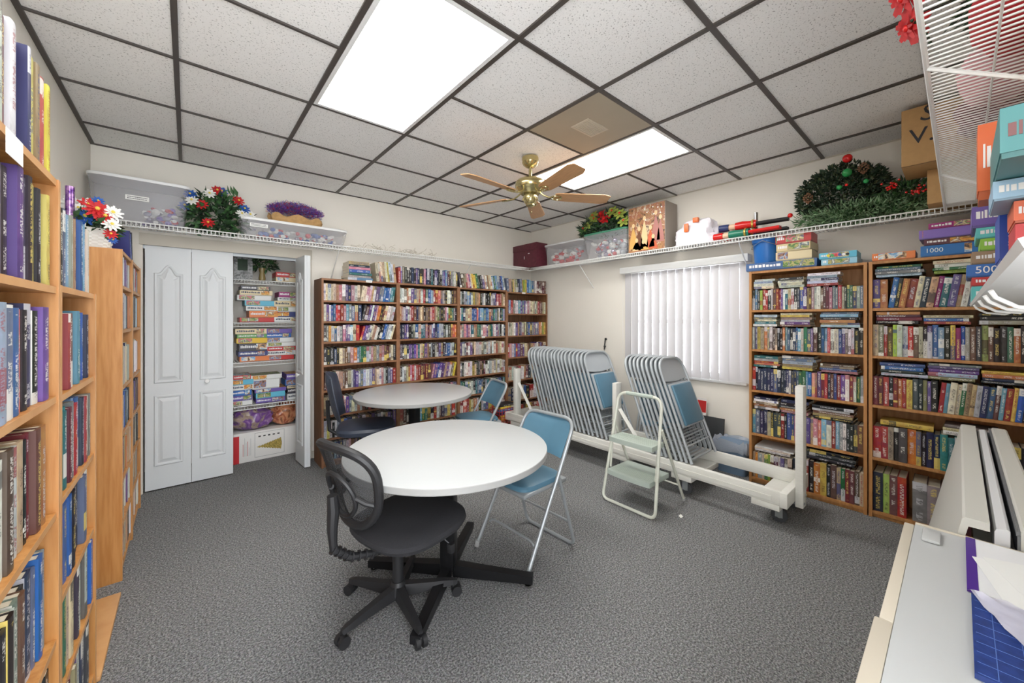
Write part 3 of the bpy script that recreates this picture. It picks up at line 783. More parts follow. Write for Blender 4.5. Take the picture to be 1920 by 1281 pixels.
# ---- turn the records into objects: 300 single books, the rest one mesh
CYW, SYW = math.cos(YAW), math.sin(YAW)
def project(p):
    r = p.x*CYW - p.y*SYW; d = p.x*SYW + p.y*CYW
    if d < 0.05: return None
    return (CXP + FPX*r/d, CYP - FPX*(p.z-CAMZ)/d)
def visible_area(bk):
    M_ = bk['M']; t, h = bk['t'], bk['h']
    pts = [project(M_ @ Vector(q)) for q in ((0,0,0), (t,0,0), (t,0,h), (0,0,h))]
    if any(p is None for p in pts): return 0.0
    cl = [(min(max(p[0], 0), 1920), min(max(p[1], 0), 1281)) for p in pts]
    A = abs(sum(cl[i][0]*cl[(i+1) % 4][1] - cl[(i+1) % 4][0]*cl[i][1] for i in range(4)))/2
    return A
for bk in BOOKS: bk['area'] = visible_area(bk)
BOOKS.sort(key=lambda k: -k['area'])
def cover_geo(t, h, d, rnd=True):
    """wrap-around cover: C profile in plan with a rounded spine; returns verts, faces, uv per face corner"""
    b = 0.0022 if t > 0.012 else 0.0012
    bow = min(0.004, t*0.2)
    outer = [(0, d), (0, bow*0.6)] + [(t*k/4.0, bow*(1-math.sin(PI*k/4.0))*0.6) for k in (1, 2, 3)] + [(t, bow*0.6), (t, d)]
    inner = [(t-b, d), (t-b, bow+b+0.001), (b, bow+b+0.001), (b, d)]
    prof = outer + inner
    n = len(prof)
    v = [(x, y, 0) for x, y in prof] + [(x, y, h) for x, y in prof]
    f = []; uv = []
    for i in range(n):
        j = (i+1) % n
        f.append((i, j, n+j, n+i))
        if 1 <= i <= 4:
            u0, u1 = prof[i][0]/t*0.98+0.01, prof[j][0]/t*0.98+0.01
            uv.append(((u0, 0), (u1, 0), (u1, 1), (u0, 1)))
        elif i in (0, 5):
            uv.append(((0.06, 0.0), (0.08, 0.0), (0.08, 0.02), (0.06, 0.02)))
        else: uv.append(((-1, 0),)*4)
    # caps as quads: left board, spine, right board
    def cap(off, flip):
        q = [(0, 1, n-2, n-1), (1, 2, n-2), (2, 3, 4, n-3, n-2), (4, 5, n-3), (5, 6, n-4, n-3)]
        for c in q:
            c2 = tuple(off+k for k in c)
            f.append(c2[::-1] if flip else c2); uv.append(((-1, 0),)*len(c))
    cap(0, False); cap(n, True)
    return v, f, uv
def fill_attrs(me, uvs, covers, inks, seeds, per):
    """per: list of (loop count, book index)"""
    me.uv_layers.new(name='UVMap'); me.uv_layers.new(name='seed')
    me.color_attributes.new('cover', 'FLOAT_COLOR', 'CORNER'); me.color_attributes.new('ink', 'FLOAT_COLOR', 'CORNER')
    uvl, sl = me.uv_layers['UVMap'], me.uv_layers['seed']
    ca, ci = me.color_attributes['cover'], me.color_attributes['ink']
    flat = []; fs = []; fc = []; fi = []
    for q, k in zip(uvs, per):
        for u in q:
            flat += [u[0], u[1]]; fs += [seeds[k], 0.0]; fc += list(covers[k]) ; fi += list(inks[k])
    uvl.data.foreach_set('uv', flat); sl.data.foreach_set('uv', fs)
    ca.data.foreach_set('color', fc); ci.data.foreach_set('color', fi)
for n_, bk in enumerate(BOOKS[:300]):
    v, f, uv = cover_geo(bk['t'], bk['h'], bk['d'])
    me = bpy.data.meshes.new('book'); me.from_pydata(v, [], f); me.materials.append(BOOKM)
    fill_attrs(me, uv, [srgb(*bk['c'])], [srgb(*bk['ink'])], [bk['seed']], [0]*len(f))
    o = bpy.data.objects.new('book', me); COL.objects.link(o); o.matrix_world = bk['M']
    size = ''
    tag(o, '%s book, %s' % (PAL[bk['ch']][0], bk['where']), 'book', bk['group'])
    t, h, d = bk['t'], bk['h'], bk['d']; b = 0.0023 if t > 0.012 else 0.0013
    MB().box((b, 0.0065, 0.003), (t-b, d-0.003, h-0.0035), PAPER).build('page_block', o)
V = []; F = []; UV = []; PER = []; CC = []; II = []; SS = []
for k, bk in enumerate(BOOKS[300:]):
    t, h, d = bk['t'], bk['h'], bk['d']; e = len(V); M_ = bk['M']
    b = 0.002
    pts = [(0,0,0), (t,0,0), (t,d,0), (0,d,0), (0,0,h), (t,0,h), (t,d,h), (0,d,h), (b,b,h-0.003), (t-b,b,h-0.003), (t-b,d,h-0.003), (b,d,h-0.003)]
    V += [tuple(M_ @ Vector(p)) for p in pts]
    CC.append(srgb(*bk['c'])); II.append(srgb(*bk['ink'])); SS.append(bk['seed'])
    CC.append(srgb(226, 216, 194)); II.append(srgb(226, 216, 194)); SS.append(0.0)
    off = ((-1, 0),)*4
    for q, w, kk in (((0,1,5,4), ((0.01,0),(0.99,0),(0.99,1),(0.01,1)), 0), ((1,2,6,5), off, 0), ((3,0,4,7), off, 0), ((2,3,7,6), off, 1), ((0,3,2,1), off, 1),
                     ((4,5,9,8), off, 0), ((5,6,10,9), off, 0), ((7,4,8,11), off, 0), ((8,9,10,11), off, 1)):
        F.append(tuple(e+a for a in q)); UV.append(w); PER.append(2*k+kk)
me = bpy.data.meshes.new('shelved_books'); me.from_pydata(V, [], F); me.materials.append(BOOKM)
fill_attrs(me, UV, CC, II, SS, PER)
o = bpy.data.objects.new('shelved_books', me); COL.objects.link(o)
tag(o, 'rows of small paperbacks crowding the brown back-wall bookcases and far shelves', 'books', kind='stuff')

# ------------------------------------------------------------------ wire shelves
def wire_shelf(label, L, depth, M, arms, skip_lip=None, arm_drop=0.28, sp=0.0254):
    """local: x along the shelf, y from the front edge (0) to the wall (depth), z = deck top"""
    t = thing('wire_shelf', label, 'shelf'); t.matrix_world = M
    m = MB(); r = 0.0021
    n = int(L/sp)
    for i in range(n+1):
        x = i*sp
        v = [(x-r,0,-r),(x+r,0,-r),(x+r,depth,-r),(x-r,depth,-r),(x-r,0,r),(x+r,0,r),(x+r,depth,r),(x-r,depth,r)]
        m.add(v, [(0,3,2,1),(4,5,6,7),(0,1,5,4),(1,2,6,5),(2,3,7,6),(3,0,4,7)], WIRE)
        v = [(x-r,-r,-0.033),(x+r,-r,-0.033),(x+r,r,-0.033),(x-r,r,-0.033),(x-r,-r,0),(x+r,-r,0),(x+r,r,0),(x-r,r,0)]
        m.add(v, [(0,1,5,4),(1,2,6,5),(2,3,7,6),(3,0,4,7)], WIRE)
    m.build('wire_deck', t)
    m = MB()
    m.cyl((0, 0, 0.0), (L, 0, 0), 0.0048, WIRE, 6); m.cyl((0, 0, -0.034), (L, 0, -0.034), 0.0048, WIRE, 6)
    m.build('front_lip', t)
    m = MB()
    for y in (depth*0.34, depth*0.67, depth-0.004): m.cyl((0, y, -0.004), (L, y, -0.004), 0.0028, WIRE, 6)
    m.build('rod', t)
    for x in arms:
        MB().tube([(x, 0.004, -0.036), (x, depth*0.5, -0.036-arm_drop*0.5), (x, depth-0.004, -0.036-arm_drop)], 0.0055, WIRE, 6).build('support_arm', t)
    return t
ZS = 2.100
wire_shelf('white wire shelf along the back wall above the closet doors', 4.19, 0.298, T((XL+0.01, YB-0.30, ZS)), [1.66, 3.2])
wire_shelf('white wire shelf along the window wall above the blind', 4.10, 0.298, T((XR-0.30, YB-0.31, ZS)) @ R(-90, 'Z'), [0.86, 2.64])
wire_shelf('white wire shelf seen from below at the top right, nearest the viewer', 2.95, 0.355, T((3.64, 0.058, ZS)) @ R(180, 'Z'), [0.97, 2.13], arm_drop=0.22, sp=0.0254)

# ------------------------------------------------------------------ window blind
def blind():
    t = thing('vertical_blind', 'white vertical blind hanging over the window', 'blind', (0, 0, 0))
    MB().rbox((XR-0.11, 1.235, 1.915), (XR-0.002, 2.575, 1.985), 0.004, WHITE).build('headrail', t)
    r = random.Random(3)
    n = 15; y = 2.50; w = 0.094
    for i in range(n):
        yy = 2.495 - i*(1.215/(n-1))
        a = math.radians(r.choice([7, 10, 12, 14, 17])); tw = math.radians(r.uniform(-5, 5))
        m = MB(); v = []; f = []
        K, S = 10, 6
        for k in range(K+1):
            z = 0.80 + (1.912-0.80)*k/K
            an = a + tw*(1-k/K)
            for s in range(S+1):
                u = s/S-0.5
                px = XR-0.055 + math.sin(an)*u*w + 0.004*math.cos(u*PI)
                v.append((px, yy + math.cos(an)*u*w, z))
        for k in range(K):
            for s in range(S):
                q = k*(S+1)+s; f.append((q, q+1, q+S+2, q+S+1))
        o = m.add(v, f, VANE, True).build('vane', t)
    c = MB()
    c.tube([(XR-0.06, 2.56, 1.915), (XR-0.055, 2.565, 1.4), (XR-0.06, 2.56, 0.95)], 0.0015, WHITE, 5)
    c.build('pull_cord', t)
blind()

# ------------------------------------------------------------------ ceiling fan
def fan():
    cx, cy = 2.11, 2.25
    t = thing('ceiling_fan', 'brass ceiling fan with five light wooden blades', 'fan', (cx, cy, ZC))
    MB().lathe([(0.0, -0.0045), (0.066, -0.0045), (0.068, -0.02), (0.064, -0.034), (0.066, -0.044), (0.058, -0.062), (0.040, -0.078), (0.026, -0.084), (0.0, -0.084)], BRASS, 28).build('canopy', t)
    MB().cyl((0, 0, -0.08), (0, 0, -0.18), 0.0125, BRASS, 14).build('downrod', t)
    MB().lathe([(0.0, -0.165), (0.025, -0.168), (0.05, -0.175), (0.085, -0.182), (0.102, -0.190), (0.118, -0.205), (0.122, -0.215), (0.122, -0.245), (0.114, -0.258), (0.100, -0.270), (0.085, -0.285), (0.075, -0.300), (0.0, -0.300)], BRASS, 32).build('motor_housing', t)
    s = MB().lathe([(0.0, -0.300), (0.050, -0.301), (0.056, -0.315), (0.056, -0.345), (0.046, -0.372), (0.034, -0.382), (0.036, -0.392), (0.022, -0.402), (0, -0.404)], BRASS, 24)
    for k in range(8):
        a = 2*PI*k/8; s.cyl((0.050*math.cos(a), 0.050*math.sin(a), -0.308), (0.062*math.cos(a), 0.062*math.sin(a), -0.352), 0.004, BRASS, 6)
    s.build('switch_housing', t)
    for k in range(5):
        ang = 40+72*k
        Mb = R(ang, 'Z')
        hub = T((0, 0, -0.312)) @ R(-13, 'X')
        m = MB(); x0, x1 = 0.20, 0.665
        poly = [(x0, -0.045), (x0+0.03, -0.055), (x1-0.05, -0.069), (x1-0.008, -0.052), (x1, -0.045), (x1, 0.045), (x1-0.008, 0.052), (x1-0.05, 0.069), (x0+0.03, 0.055), (x0, 0.045)]
        m.prism(poly, -0.003, 0.003, BLADE)
        bl = m.build('blade', t, M=Mb @ hub)
        a = MB()
        a.tube([(-0.0+0.075, 0, 0.035), (0.11, 0, 0.012), (0.15, 0, -0.006), (0.185, 0, -0.006)], 0.007, BRASS, 8)
        loop = [(0.215+0.045*math.cos(q), 0.030*math.sin(q), -0.008) for q in [2*PI*i/16 for i in range(16)]]
        a.tube(loop, 0.005, BRASS, 6, closed=True)
        a.tube([(0.19, 0, -0.008), (0.26, 0, -0.008)], 0.005, BRASS, 6)
        a.build('blade_arm', bl)
    c = MB().tube([(0.03, 0.02, -0.39), (0.032, 0.021, -0.43)], 0.0012, BRASS, 5); c.sphere((0.032, 0.021, -0.435), 0.006, BRASS, 8, 6)
    c.build('pull_chain', t)
fan()

# ------------------------------------------------------------------ tables
def round_table(x, y, label, lam, rot):
    t = thing('round_table', label, 'table', (x, y, 0), math.radians(rot), 'round pedestal tables')
    R0 = 0.528; zt = 0.712
    top = MB().lathe([(0, zt-0.032), (R0-0.004, zt-0.032), (R0, zt-0.028), (R0, zt-0.003), (R0-0.002, zt-0.0008)], EDGEG, 96)
    top.lathe([(R0-0.002, zt-0.0008), (R0-0.004, zt), (0.0, zt)], lam, 96)
    top.build('tabletop', t)
    MB().rbox((-0.038, -0.038, 0.055), (0.038, 0.038, zt-0.05), 0.006, BLACKM).build('column', t)
    s = MB().box((-0.22, -0.02, zt-0.052), (0.22, 0.02, zt-0.0325), BLACKM).box((-0.02, -0.22, zt-0.052), (0.02, 0.22, zt-0.0325), BLACKM)
    s.build('top_spider', t)
    for k in range(4):
        f = MB()
        pts = [(0.03, 0.030, 0.085), (0.40, 0.028, 0.062), (0.455, 0.028, 0.060)]
        v = []; 
        for px, hw, zz in pts: v += [(px, -hw*0.8, 0.022), (px, hw*0.8, 0.022), (px, hw*0.8, zz), (px, -hw*0.8, zz)]
        fc = [(0, 3, 2, 1), (8, 9, 10, 11)]
        for q in range(2):
            o4 = q*4
            for w in range(4): fc.append((o4+w, o4+(w+1) % 4, o4+4+(w+1) % 4, o4+4+w))
        f.add(v, fc, BLACKM)
        ft = f.build('foot', t, M=R(90*k, 'Z'))
        g = MB().cyl((0.43, 0, 0.0005), (0.43, 0, 0.010), 0.019, CHROME, 14).cyl((0.43, 0, 0.010), (0.43, 0, 0.024), 0.006, CHROME, 8)
        g.build('levelling_glide', ft)
    return t
round_table(1.070, 1.782, 'round white pedestal table nearest the viewer', LAMIN, 41)
round_table(1.600, 3.275, 'round pale grey pedestal table in front of the back bookcases', LAMIG, 20)

# ------------------------------------------------------------------ folding chairs
def bent(p0, p1, p2, r, n=6):
    """round the corner p1 between p0 and p2"""
    p0, p1, p2 = Vector(p0), Vector(p1), Vector(p2)
    a = p1 + (p0-p1).normalized()*r; b = p1 + (p2-p1).normalized()*r
    return [tuple((a*(1-t)*(1-t) + p1*2*t*(1-t) + b*t*t)) for t in [k/n for k in range(n+1)]]
def open_chair(x, y, rot, label, metal=GREYM):
    """faces local -x"""
    t = thing('folding_chair', label, 'chair', (x, y, 0), math.radians(rot), 'open blue folding chairs')
    W = 0.212; r = 0.0115
    # one bent tube: front feet up to the top of the back
    ft, tp = (-0.215, 0.008), (0.222, 0.775)
    pts = [(ft[0], -W, ft[1]), (-0.02, -W+0.002, 0.36), (0.04, -W+0.003, 0.46)]
    c1 = bent((0.04, -W+0.003, 0.46), (tp[0], -W+0.012, tp[1]), (tp[0], 0, tp[1]), 0.085)
    c2 = bent((tp[0], 0, tp[1]), (tp[0], W-0.012, tp[1]), (0.04, W-0.003, 0.46), 0.085)
    pts += c1 + c2 + [(0.04, W-0.003, 0.46), (-0.02, W-0.002, 0.36), (ft[0], W, ft[1])]
    m = MB().tube(pts, r, metal, 10)
    for s in (-1, 1): m.cyl((ft[0]-0.004, s*W, 0.0005), (ft[0]+0.006, s*W, 0.035), r+0.003, EDGEG, 10)
    m.tube(bent((-0.13, -W, 0.10), (-0.128, -W+0.04, 0.155), (-0.128, 0, 0.155), 0.03) + bent((-0.128, 0, 0.155), (-0.128, W-0.04, 0.155), (-0.13, W, 0.10), 0.03), 0.007, metal, 8)
    m.build('front_frame', t)
    W2 = W-0.022
    pts = [(0.085, -W2, 0.455)] + bent((0.085, -W2, 0.455), (0.215, -W2-0.012, 0.0125), (0.215, 0, 0.0125), 0.05) + bent((0.215, 0, 0.0125), (0.215, W2+0.012, 0.0125), (0.085, W2, 0.455), 0.05) + [(0.085, W2, 0.455)]
    m = MB().tube(pts, 0.0105, metal, 10)
    m.tube([(0.168, -W2-0.006, 0.17), (0.168, 0, 0.172), (0.168, W2+0.006, 0.17)], 0.007, metal, 8)
    m.build('rear_frame', t)
    s = MB().rbox((-0.205, -W+0.028, 0.410), (0.165, W-0.028, 0.436), 0.010, metal)
    seat = s.build('seat_pan', t)
    cu = MB(); v = []; f = []; n = 14
    def se(u, p=0.42): return math.copysign(abs(u)**p, u)
    rings = [(1.0, 0.0), (1.0, 0.014), (0.965, 0.024), (0.86, 0.031), (0.5, 0.036), (0.0, 0.037)]
    K = 32
    for sc, z in rings:
        for k in range(K):
            a = 2*PI*k/K
            v.append((-0.02+0.178*sc*se(math.cos(a)), 0.178*sc*se(math.sin(a)), 0.436+z))
    for i in range(len(rings)-1):
        for k in range(K):
            l = (k+1) % K; f.append((i*K+k, i*K+l, (i+1)*K+l, (i+1)*K+k))
    cu.add(v, f, BLUEV, True).build('seat_cushion', seat)
    # padded back, curved
    b = MB(); v = []; f = []; K = 14; Hh = 8
    for side in (0, 1):
        for i in range(Hh+1):
            q = i/Hh
            for k in range(K+1):
                u = k/K*2-1
                edge = max(abs(u), abs(q*2-1))
                th = 0.017*(1-max(0, edge-0.8)/0.2*0.75)
                zz = 0.565 + 0.195*q; xx = 0.04+(tp[0]-0.04)*(zz-0.46)/(tp[1]-0.46)
                yy = u*(W-0.024)*(1 - 0.10*max(0, q-0.75)/0.25*abs(u))
                bow = 0.028*(1-u*u)
                v.append((xx+bow+(th if side else -th)*0.62, yy, zz))
    N = (Hh+1)*(K+1)
    for side in (0, 1):
        for i in range(Hh):
            for k in range(K):
                a = side*N+i*(K+1)+k; q = (a, a+1, a+K+2, a+K+1)
                f.append(q if side else q[::-1])
    rim = [i for i in range(K+1)] + [i*(K+1)+K for i in range(1, Hh+1)] + [Hh*(K+1)+K-i for i in range(1, K+1)] + [(Hh-i)*(K+1) for i in range(1, Hh)]
    for i in range(len(rim)):
        a, c = rim[i], rim[(i+1) % len(rim)]
        f.append((a, c, N+c, N+a))
    b.add(v, f, BLUEV, True).build('backrest', t)
    return t
open_chair(1.575, 1.715, 3, 'blue padded folding chair standing open at the nearest round table')
open_chair(2.130, 3.000, -14, 'blue padded folding chair standing open at the rear round table')

def folded_proto():
    """stands on its feet at z=0, flat in the xz plane, front faces -y"""
    t = thing('folded_chair', None, None)
    W = 0.222; H = 0.845; r = 0.0115
    pts = [(-W, 0, 0.0)] + bent((-W, 0, 0), (-W+0.016, 0, H), (0, 0, H), 0.135, 8) + bent((0, 0, H), (W-0.016, 0, H), (W, 0, 0), 0.135, 8) + [(W, 0, 0)]
    m = MB().tube(pts, r, GREYP, 8); m.cyl((-W, 0, 0.13), (W, 0, 0.13), 0.006, GREYP, 6)
    m.build('outer_frame', t)
    m = MB(); v = []; f = []
    K = 10
    for q, z in enumerate((H-0.185, H-0.11, H-0.035, H-0.008)):
        for k in range(K+1):
            u = k/K*2-1
            w = (W-0.006)*(0.97 if q < 1 else (0.95 if q == 1 else (0.86 if q == 2 else 0.6)))
            zz = z - (0.018*(1-u*u) if q == 0 else 0)
            v.append((u*w, 0.012*(1-u*u)+0.004, zz if q else zz+0.0))
    for q in range(3):
        for k in range(K):
            a = q*(K+1)+k; f.append((a, a+1, a+K+2, a+K+1))
    n0 = len(v); v += [(p[0], p[1]+0.003, p[2]) for p in v]; f += [tuple(n0+i for i in q)[::-1] for q in f]
    m.add(v, f, GREYP, True).build('back_panel', t)
    s = MB().rbox((-0.175, -0.016, 0.265), (0.175, 0.006, 0.625), 0.010, GREYP).build('seat_pan', t)
    MB().rbox((-0.160, -0.036, 0.278), (0.160, -0.012, 0.612), 0.0115, BLUEV, seg=3).build('seat_cushion', s)
    W2 = 0.195
    pts = [(-W2, 0.014, 0.42)] + bent((-W2, 0.014, 0.42), (-W2, 0.014, 0.025), (0, 0.014, 0.025), 0.045) + bent((0, 0.014, 0.025), (W2, 0.014, 0.025), (W2, 0.014, 0.42), 0.045) + [(W2, 0.014, 0.42)]
    m = MB().tube(pts, 0.0095, GREYP, 6); m.cyl((-W2, 0.014, 0.20), (W2, 0.014, 0.20), 0.006, GREYP, 6)
    m.build('rear_frame', t)
    return t
fc = folded_proto()
def place_folded(o, y, x=3.20, z=0.255, tilt=-21.0, jz=0.0):
    o.matrix_world = T((x, y, z)) @ R(jz, 'Z') @ R(tilt, 'X')
rj = random.Random(5)
N1, N2 = 17, 9
first = True
def between(i, n): return '%s from the front' % ORD[i] if i < n-1 else 'rearmost'
for i in range(N1):
    c = fc if first else copy_tree(fc); first = False
    place_folded(c, 2.135 + i*0.0515, jz=rj.uniform(-0.6, 0.6), x=3.20+rj.uniform(-0.006, 0.006), z=0.262)
    lab = 'grey folded chair with blue seat showing, front of the far long stack' if i == 0 else 'grey folded chair, %s in the far long stack on the cart' % between(i, N1)
    tag(c, lab, 'chair', 'folded chairs in the far stack on the cart')
for i in range(N2):
    c = copy_tree(fc)
    place_folded(c, 1.345 + i*0.0405, jz=rj.uniform(-0.6, 0.6), x=3.20+rj.uniform(-0.006, 0.006), z=0.262)
    lab = 'grey folded chair with blue seat showing, front of the near short stack' if i == 0 else 'grey folded chair, %s in the near short stack on the cart' % between(i, N2)
    tag(c, lab, 'chair', 'folded chairs in the near stack on the cart')
for i in range(2):
    c = copy_tree(fc)
    c.matrix_world = T((3.615 + 0.05*i, 2.02 - 0.03*i, 0.001)) @ R(-90, 'Z') @ R(-13, 'X')
    tag(c, ['grey folded chair standing on the floor behind the near stack', 'grey folded chair leaning on the wall under the blind'][i], 'chair', 'folded chairs leaning below the window')

# ------------------------------------------------------------------ chair cart
def cart():
    t = thing('chair_cart', 'long white wooden cart on casters carrying the folded chairs', 'cart', (0, 0, 0))
    xa, xb = 2.955, 3.475; y0, y1 = 0.72, 3.56
    za, zb = 0.165, 0.255
    MB().rbox((xa, y0+0.04, za), (xa+0.04, y1, zb), 0.003, WOODW).box((xa-0.006, y0+0.09, za+0.018), (xa-0.0005, y1, za+0.05), WOODW).build('side_rail', t)
    MB().rbox((xb-0.04, y0+0.04, za), (xb, y1, zb), 0.003, WOODW).build('side_rail', t)
    MB().rbox((xa-0.006, y0, za-0.008), (xb+0.004, y0+0.042, zb), 0.003, WOODW).build('end_board', t)
    MB().rbox((xa, y1, za), (xb, y1+0.04, zb), 0.003, WOODW).build('end_board', t)
    planks = [(0.765, 0.93), (1.34, 1.50), (1.90, 2.08), (3.30, 3.50)]
    for a, b_ in planks:
        MB().rbox((xa, a, za-0.042), (xb, b_, za-0.001), 0.003, WOODW).build('cross_plank', t)
    def post(x, ya, h, w=0.085, th=0.045, z0=0.125):
        o = MB().rbox((x-w/2, ya, z0), (x+w/2, ya+th, h), 0.004, WOODW).build('post', t)
        b = MB()
        for q in ((-0.02, 0.03), (0.02, 0.075)):
            b.cyl((x+q[0], ya-0.004, z0+q[1]), (x+q[0], ya, z0+q[1]), 0.009, GREYM, 8)
        b.build('bolt', o)
    post(3.16, y0-0.047, 0.94)
    post(3.03, 2.035, 0.80)
    post(3.03, y1-0.12, 0.79)
    MB().tube([(3.03, y1-0.40, zb+0.01), (3.03, y1-0.13, 0.62)], 0.022, WOODW, 4).build('brace', t)
    MB().tube([(3.03, 1.80, zb+0.01), (3.03, 2.03, 0.56)], 0.022, WOODW, 4).build('brace', t)
    for y in (0.80, 1.41, 1.98, 3.40):
        for x in (xa+0.07, xb-0.07):
            if y == 0.80 and x < 3.2: x = 3.10
            f = MB()
            f.box((x-0.035, y-0.04, za-0.047), (x+0.035, y+0.04, za-0.0425), GREYM)
            f.box((x-0.024, y-0.022, 0.035), (x-0.020, y+0.022, za-0.047), GREYM).box((x+0.020, y-0.022, 0.035), (x+0.024, y+0.022, za-0.047), GREYM)
            c = f.build('caster', t)
            w = MB().cyl((x-0.015, y, 0.0485), (x+0.015, y, 0.0485), 0.048, RUBBER, 24)
            w.cyl((x-0.018, y, 0.0485), (x+0.018, y, 0.0485), 0.02, GREYM, 14)
            w.build('wheel', c)
cart()

# ------------------------------------------------------------------ step stool
def stool():
    t = thing('step_stool', 'ivory tube step stool with two sage green steps, beside the chair cart', 'step stool', (2.445, 1.572, 0))
    W = 0.205
    # local: faces -x; front frame leans back to the handle
    tp = (0.165, 0.815)
    def fr(z): return tp[0]*z/tp[1]
    loop = bent((fr(0.4), -W+0.01, 0.4), (fr(0.82), -W+0.025, 0.815), (fr(0.82), 0, 0.815), 0.075) + bent((fr(0.82), 0, 0.815), (fr(0.82), W-0.025, 0.815), (fr(0.4), W-0.01, 0.4), 0.075) \
         + bent((fr(0.4), W-0.01, 0.4), (0, W+0.012, 0.012), (0, 0, 0.012), 0.05) + bent((0, 0, 0.012), (0, -W-0.012, 0.012), (fr(0.4), -W+0.01, 0.4), 0.05)
    MB().tube(loop, 0.0115, STOOLF, 10, closed=True).build('front_frame', t)
    MB().tube([(fr(0.82)-0.001, -0.11, 0.815), (fr(0.82)-0.001, 0.11, 0.815)], 0.015, STOOLS, 10).build('hand_grip', t)
    m = MB()
    for s in (-1, 1):
        m.cyl((fr(0.60), s*(W-0.004), 0.60), (0.445, s*(W-0.0), 0.012), 0.0105, STOOLF, 10)
        m.cyl((0.440, s*W, 0.0005), (0.448, s*W, 0.03), 0.014, EDGEG, 10)
        m.cyl((fr(0.46), s*(W-0.016), 0.46), (0.06, s*(W-0.02), 0.245), 0.007, STOOLF, 8)
    m.cyl((0.36, -W, 0.145), (0.36, W, 0.145), 0.007, STOOLF, 8)
    m.build('rear_frame', t)
    def step(x0, x1, z, hw, name):
        m = MB(); K = 12
        top = []; 
        for k in range(K+1):
            u = k/K*2-1
            top.append((x0-0.012*(1-u**4)+0.006, u*hw))
        poly = top + [(x1, hw*0.98), (x1, -hw*0.98)]
        m.prism(poly, z-0.034, z, STOOLS)
        for k in range(6): m.box((x0+0.03+k*0.022, -hw+0.02, z), (x0+0.036+k*0.022, hw-0.02, z+0.0018), STOOLS)
        m.build(name, t)
    step(fr(0.48)-0.075, fr(0.48)+0.10, 0.490, W-0.026, 'step')
    step(fr(0.24)-0.055, fr(0.24)+0.23, 0.245, W-0.03, 'step')
stool()

# ------------------------------------------------------------------ task chairs
def star_base(t, rot, cz=0.10, R1=0.275, mat_=BLACKP, skip=()):
    hub = MB().lathe([(0.0, 0.055), (0.040, 0.055), (0.045, 0.08), (0.034, 0.12), (0.030, 0.13)], mat_, 20).build('base_hub', t)
    for k in range(5):
        a = math.radians(rot+72*k)
        Ma = Matrix.Rotation(a, 4, 'Z')
        m = MB(); secs = [(0.03, 0.026, 0.060, 0.112), (0.12, 0.023, 0.062, 0.100), (0.22, 0.019, 0.060, 0.088), (R1-0.01, 0.016, 0.058, 0.080), (R1+0.012, 0.011, 0.059, 0.074)]
        v = []; f = []
        for x, hw, za, zb in secs: v += [(x, -hw, za), (x, hw, za), (x, hw*0.7, zb), (x, -hw*0.7, zb)]
        for i in range(len(secs)-1):
            for q in range(4): f.append((i*4+q, i*4+(q+1) % 4, i*4+4+(q+1) % 4, i*4+4+q))
        f += [(0, 3, 2, 1), tuple(4*(len(secs)-1)+q for q in range(4))]
        m.add(v, f, mat_)
        leg = m.build('base_leg', t, M=Ma)
        c = MB()
        c.cyl((R1, 0, 0.045), (R1, 0, 0.062), 0.008, mat_, 8)
        for s in (-1, 1): c.cyl((R1+0.008, s*0.006, 0.0255), (R1+0.008, s*0.024, 0.0255), 0.0250, mat_, 18)
        c.rbox((R1-0.012, -0.0055, 0.022), (R1+0.020, 0.0055, 0.05), 0.003, mat_)
        c.build('caster', leg)
def loft(sections, material, K=28, p=0.5):
    """sections: (cx, cy, cz, rx, ry) squircle rings stacked"""
    v = []; f = []
    def se(u): return math.copysign(abs(u)**p, u)
    for cx, cy, cz, rx, ry in sections:
        for k in range(K):
            a = 2*PI*k/K; v.append((cx+rx*se(math.cos(a)), cy+ry*se(math.sin(a)), cz))
    for i in range(len(sections)-1):
        for k in range(K):
            l = (k+1) % K; f.append((i*K+k, i*K+l, (i+1)*K+l, (i+1)*K+k))
    f.append(tuple(range(K))[::-1]); f.append(tuple((len(sections)-1)*K+k for k in range(K)))
    return MB().add(v, f, material, True)
def mat_mesh():
    m = bpy.data.materials.new('black_mesh_fabric'); m.use_nodes = True
    nt = m.node_tree; b = nt.nodes['Principled BSDF']
    b.inputs['Base Color'].default_value = srgb(58, 60, 64); b.inputs['Roughness'].default_value = 0.8
    tr = nt.nodes.new('ShaderNodeBsdfTransparent'); mx = nt.nodes.new('ShaderNodeMixShader'); mx.inputs['Fac'].default_value = 0.62
    nt.links.new(tr.outputs[0], mx.inputs[1]); nt.links.new(b.outputs[0], mx.inputs[2])
    nt.links.new(mx.outputs[0], nt.nodes['Material Output'].inputs['Surface'])
    return m
MESHF = mat_mesh()
